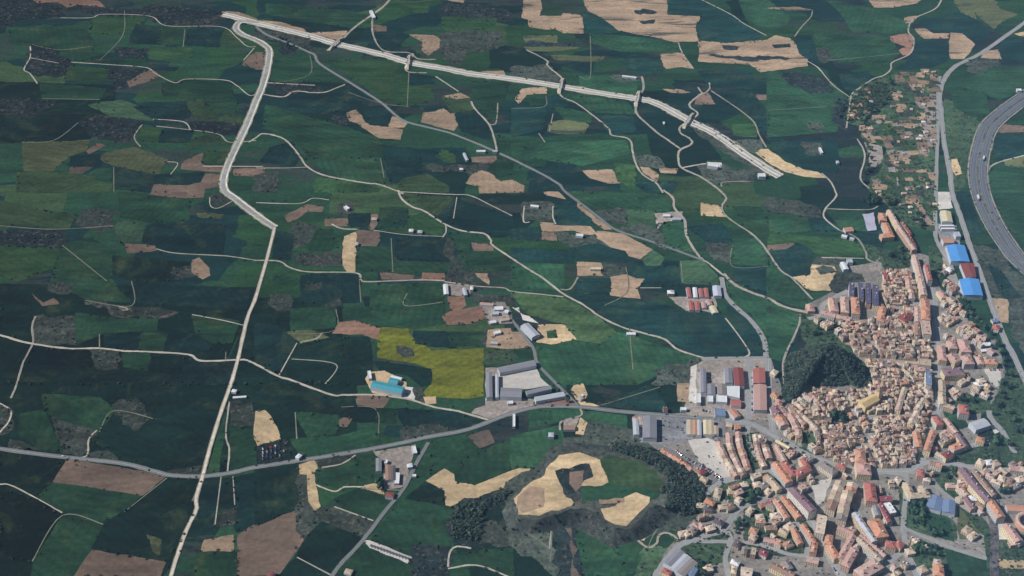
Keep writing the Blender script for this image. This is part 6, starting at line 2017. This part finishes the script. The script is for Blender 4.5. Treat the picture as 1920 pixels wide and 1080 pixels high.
def car(p, d, cn, group, desc):
    root = bpy.data.objects.new("car", None); COL.objects.link(root); root.location = (p.x, p.y, max(height(p.x, p.y), ZTOP)); root.rotation_euler = (0, 0, math.atan2(d.y, d.x))
    for nm, me, loc in [("body", CB, (0, 0, 0)), ("windows", CG, (0, 0, 0))] + [("wheel", CW, (x, y, .32)) for x in (-1.35, 1.35) for y in (-.82, .82)]:
        o = bpy.data.objects.new(nm, me); COL.objects.link(o); o.parent = root; o.location = loc
        o.color = CARC[cn] if nm == "body" else (0.03, 0.03, 0.03, 1)
    tag(root, cat="car", group=group); reg(root, "%s car %s" % (cn, desc), p)
CL = list(CARC)
def carrow(tile, s, step, group, desc, across=False, skip=.12, off=0.0):
    L = line(tile, s, 6); acc = 0
    if off: L = offset_line(L, off)
    for a, b in zip(L, L[1:]):
        d = (b - a).normalized(); acc += (b - a).length
        while acc > step:
            acc -= step
            if tr.random() > skip: car(b - d * acc, Vector((-d.y, d.x, 0)) if across else d, tr.choice(CL), group, desc)
carrow('J', "150,505 250,580 400,670 520,720 640,800 690,840", 3.4, "cars parked along the curved boulevard", "parked on the boulevard", True)
carrow('J', "500,740 600,800 680,850", 3.4, "cars parked along the curved boulevard", "parked on the boulevard", True)
carrow('I', "1020,320 1020,780", 6.5, "cars parked beside the red factory", "parked by the factory", False, .3)
carrow('I', "440,780 560,800", 4, "cars parked in the factory yards", "in the factory yard", True, .3)
carrow('E', "330,560 480,640", 6, "cars parked along the town streets", "parked along a town street", False, .3)
carrow('G', "700,960 800,1080", 5, "cars parked along the town streets", "parked along the avenue", False, .2)
carrow('B', "780,700 900,800", 3.2, "vans on the lot by the river", "on the riverside lot", True, .1)
carrow('B', "740,730 850,820", 3.2, "vans on the lot by the river", "on the riverside lot", True, .1)
carrow('D', "1010,450 1160,445", 3.4, "cars parked on the paved plaza", "on the paved plaza", True, .4)
for yy in (375, 395, 412, 430): carrow('12', "%d,%d %d,%d" % (14 + (430 - yy) // 30, yy, 150 + (yy - 375) // 4, yy - 32), 6.0, "wrecks in the scrapyard", "wreck in the scrapyard", True, .2)
carrow('02', "0,368 250,403 480,428", 95, "cars driving on the open road", "driving on the main road", False, .3, 2.0)
carrow('22', "600,158 900,183 1200,208", 70, "cars driving on the open road", "driving on the main road", False, .3, 2.0)
carrow('30', "1200,830 1180,960 1195,1080 1240,1200 1300,1310", 75, "cars driving on the open road", "driving on the motorway", False, .3, 6.0)
def lorry(p, d, cn, label):
    root = bpy.data.objects.new("lorry", None); COL.objects.link(root); root.location = (p.x, p.y, ZTOP); root.rotation_euler = (0, 0, math.atan2(d.y, d.x))
    X = Vector((1, 0, 0))
    V, F = box_geo(Vector((-1.5, 0, 0)), X, 12, 2.5, 1.1, 3.9); mesh_obj("trailer", V, F, M['paint'], root, color=CARC['white'])
    V = [(5, -1.2, .7), (7.2, -1.2, .7), (7.2, -1.2, 1.9), (6.7, -1.2, 3.2), (5, -1.2, 3.4)]; V += [(x, -y, z) for x, y, z in V]
    mesh_obj("cab", V, [(4, 3, 2, 1, 0), (5, 6, 7, 8, 9)] + [(i, (i + 1) % 5, 5 + (i + 1) % 5, 5 + i) for i in range(5)], M['paint'], root, color=CARC[cn])
    for x in (-6, -4.8, -3.6, 5.8):
        for y in (-1.1, 1.1):
            w_ = bpy.data.objects.new("wheel", CW); COL.objects.link(w_); w_.parent = root; w_.location = (x, y, .5); w_.scale = (1.55, 1.6, 1.55)
    tag(root, label, "lorry")
for x_, y_, cn_, sd_, lb_ in ((1192, 885, 'blue', 8, "white lorry with blue cab on the right motorway carriageway"), (1215, 1120, 'red', -8, "white lorry with red cab on the motorway beside the blue sheds")):
    c_ = G(*px('30', x_, y_)); k_ = min(range(len(MW)), key=lambda i: (MW[i] - c_).length); d_ = (MW[min(k_ + 1, len(MW) - 1)] - MW[k_ - 1]).normalized()
    lorry(offset_line(MW, sd_)[k_], d_, cn_, lb_)

# ------------------------------------------------------------------ farm-road bridges over the bypass
def bridge(a, b, label):
    A = G(*a); B = G(*b); d = (B - A); L = d.length; d.normalize(); c = (A + B) / 2
    root = bpy.data.objects.new("bridge", None); COL.objects.link(root); root.location = c; n = Vector((-d.y, d.x, 0)); Z = Vector()
    V, F = box_geo(Z, d, 34, 4, 4.6, 5.3); mesh_obj("deck", V, F, M['plain'], root, color=C(178, 174, 164))
    for s in (-1, 1):
        V, F = box_geo(n * s * 2.13, d, 34, .25, 4.6, 6.0); mesh_obj("parapet", V, F, M['plain'], root, color=C(220, 216, 206))
        V, F = box_geo(d * s * 16, d, 1.2, 3.8, 0, 4.58); mesh_obj("abutment", V, F, M['plain'], root, color=C(190, 184, 174))
        e0 = d * s * 17.2; e1 = d * s * 33; ww = 2.0
        V = [tuple(e0 + n * ww + Vector((0, 0, 5.3))), tuple(e0 - n * ww + Vector((0, 0, 5.3))), tuple(e1 - n * 3 + Vector((0, 0, ZTOP))), tuple(e1 + n * 3 + Vector((0, 0, ZTOP))),
             tuple(e0 + n * 6 + Vector((0, 0, .2))), tuple(e0 - n * 6 + Vector((0, 0, .2)))]
        F = [(0, 1, 2, 3), (0, 3, 4), (1, 5, 2), (0, 4, 5, 1)]
        mesh_obj("ramp", V, F, M['gravel'], root, color=C(190, 182, 164))
    for s in (-10.5, 0, 10.5):
        V, F = box_geo(d * s, d, .9, 2.8, 0, 4.58); mesh_obj("pier", V, F, M['plain'], root, color=C(186, 180, 172))
    tag(root, label, "bridge", "farm road bridges over the new bypass")
bridge((768, 106), (764, 128), "small concrete bridge over the pale bypass beside the sandy loop tracks")
bridge((1056, 146), (1048, 178), "concrete bridge over the bypass north-east of the brown curved field, third along")
bridge((1199, 170), (1192, 202), "concrete bridge over the bypass where it begins its long bend")
bridge((1298, 216), (1284, 238), "concrete bridge over the bypass on the S-shaped track")
bridge((642, 72), (618, 94), "concrete bridge over the bypass by the tan wedge field near its far end")
finish_labels()
# ------------------------------------------------------------------ the air
def haze_box():
    m = bpy.data.materials.new("haze_air"); m.use_nodes = True; t = m.node_tree; t.nodes.clear()
    o = t.nodes.new("ShaderNodeOutputMaterial"); v = t.nodes.new("ShaderNodeVolumePrincipled")
    v.inputs["Color"].default_value = (0.34, 0.64, 1.0, 1); v.inputs["Density"].default_value = HAZE_D; v.inputs["Anisotropy"].default_value = -0.65
    t.links.new(v.outputs[0], o.inputs["Volume"])
    x0, x1, y0, y1, z0, z1 = -9100, 9100, -2600, 12100, -1.0, 1345.0
    V = [(x, y, z) for z in (z0, z1) for y in (y0, y1) for x in (x0, x1)]
    F = [(0, 2, 3, 1), (4, 5, 7, 6), (0, 1, 5, 4), (1, 3, 7, 5), (3, 2, 6, 7), (2, 0, 4, 6)]
    tag(mesh_obj("haze", V, F, m), kind='stuff')
HAZE_D = 0.000036
haze_box()
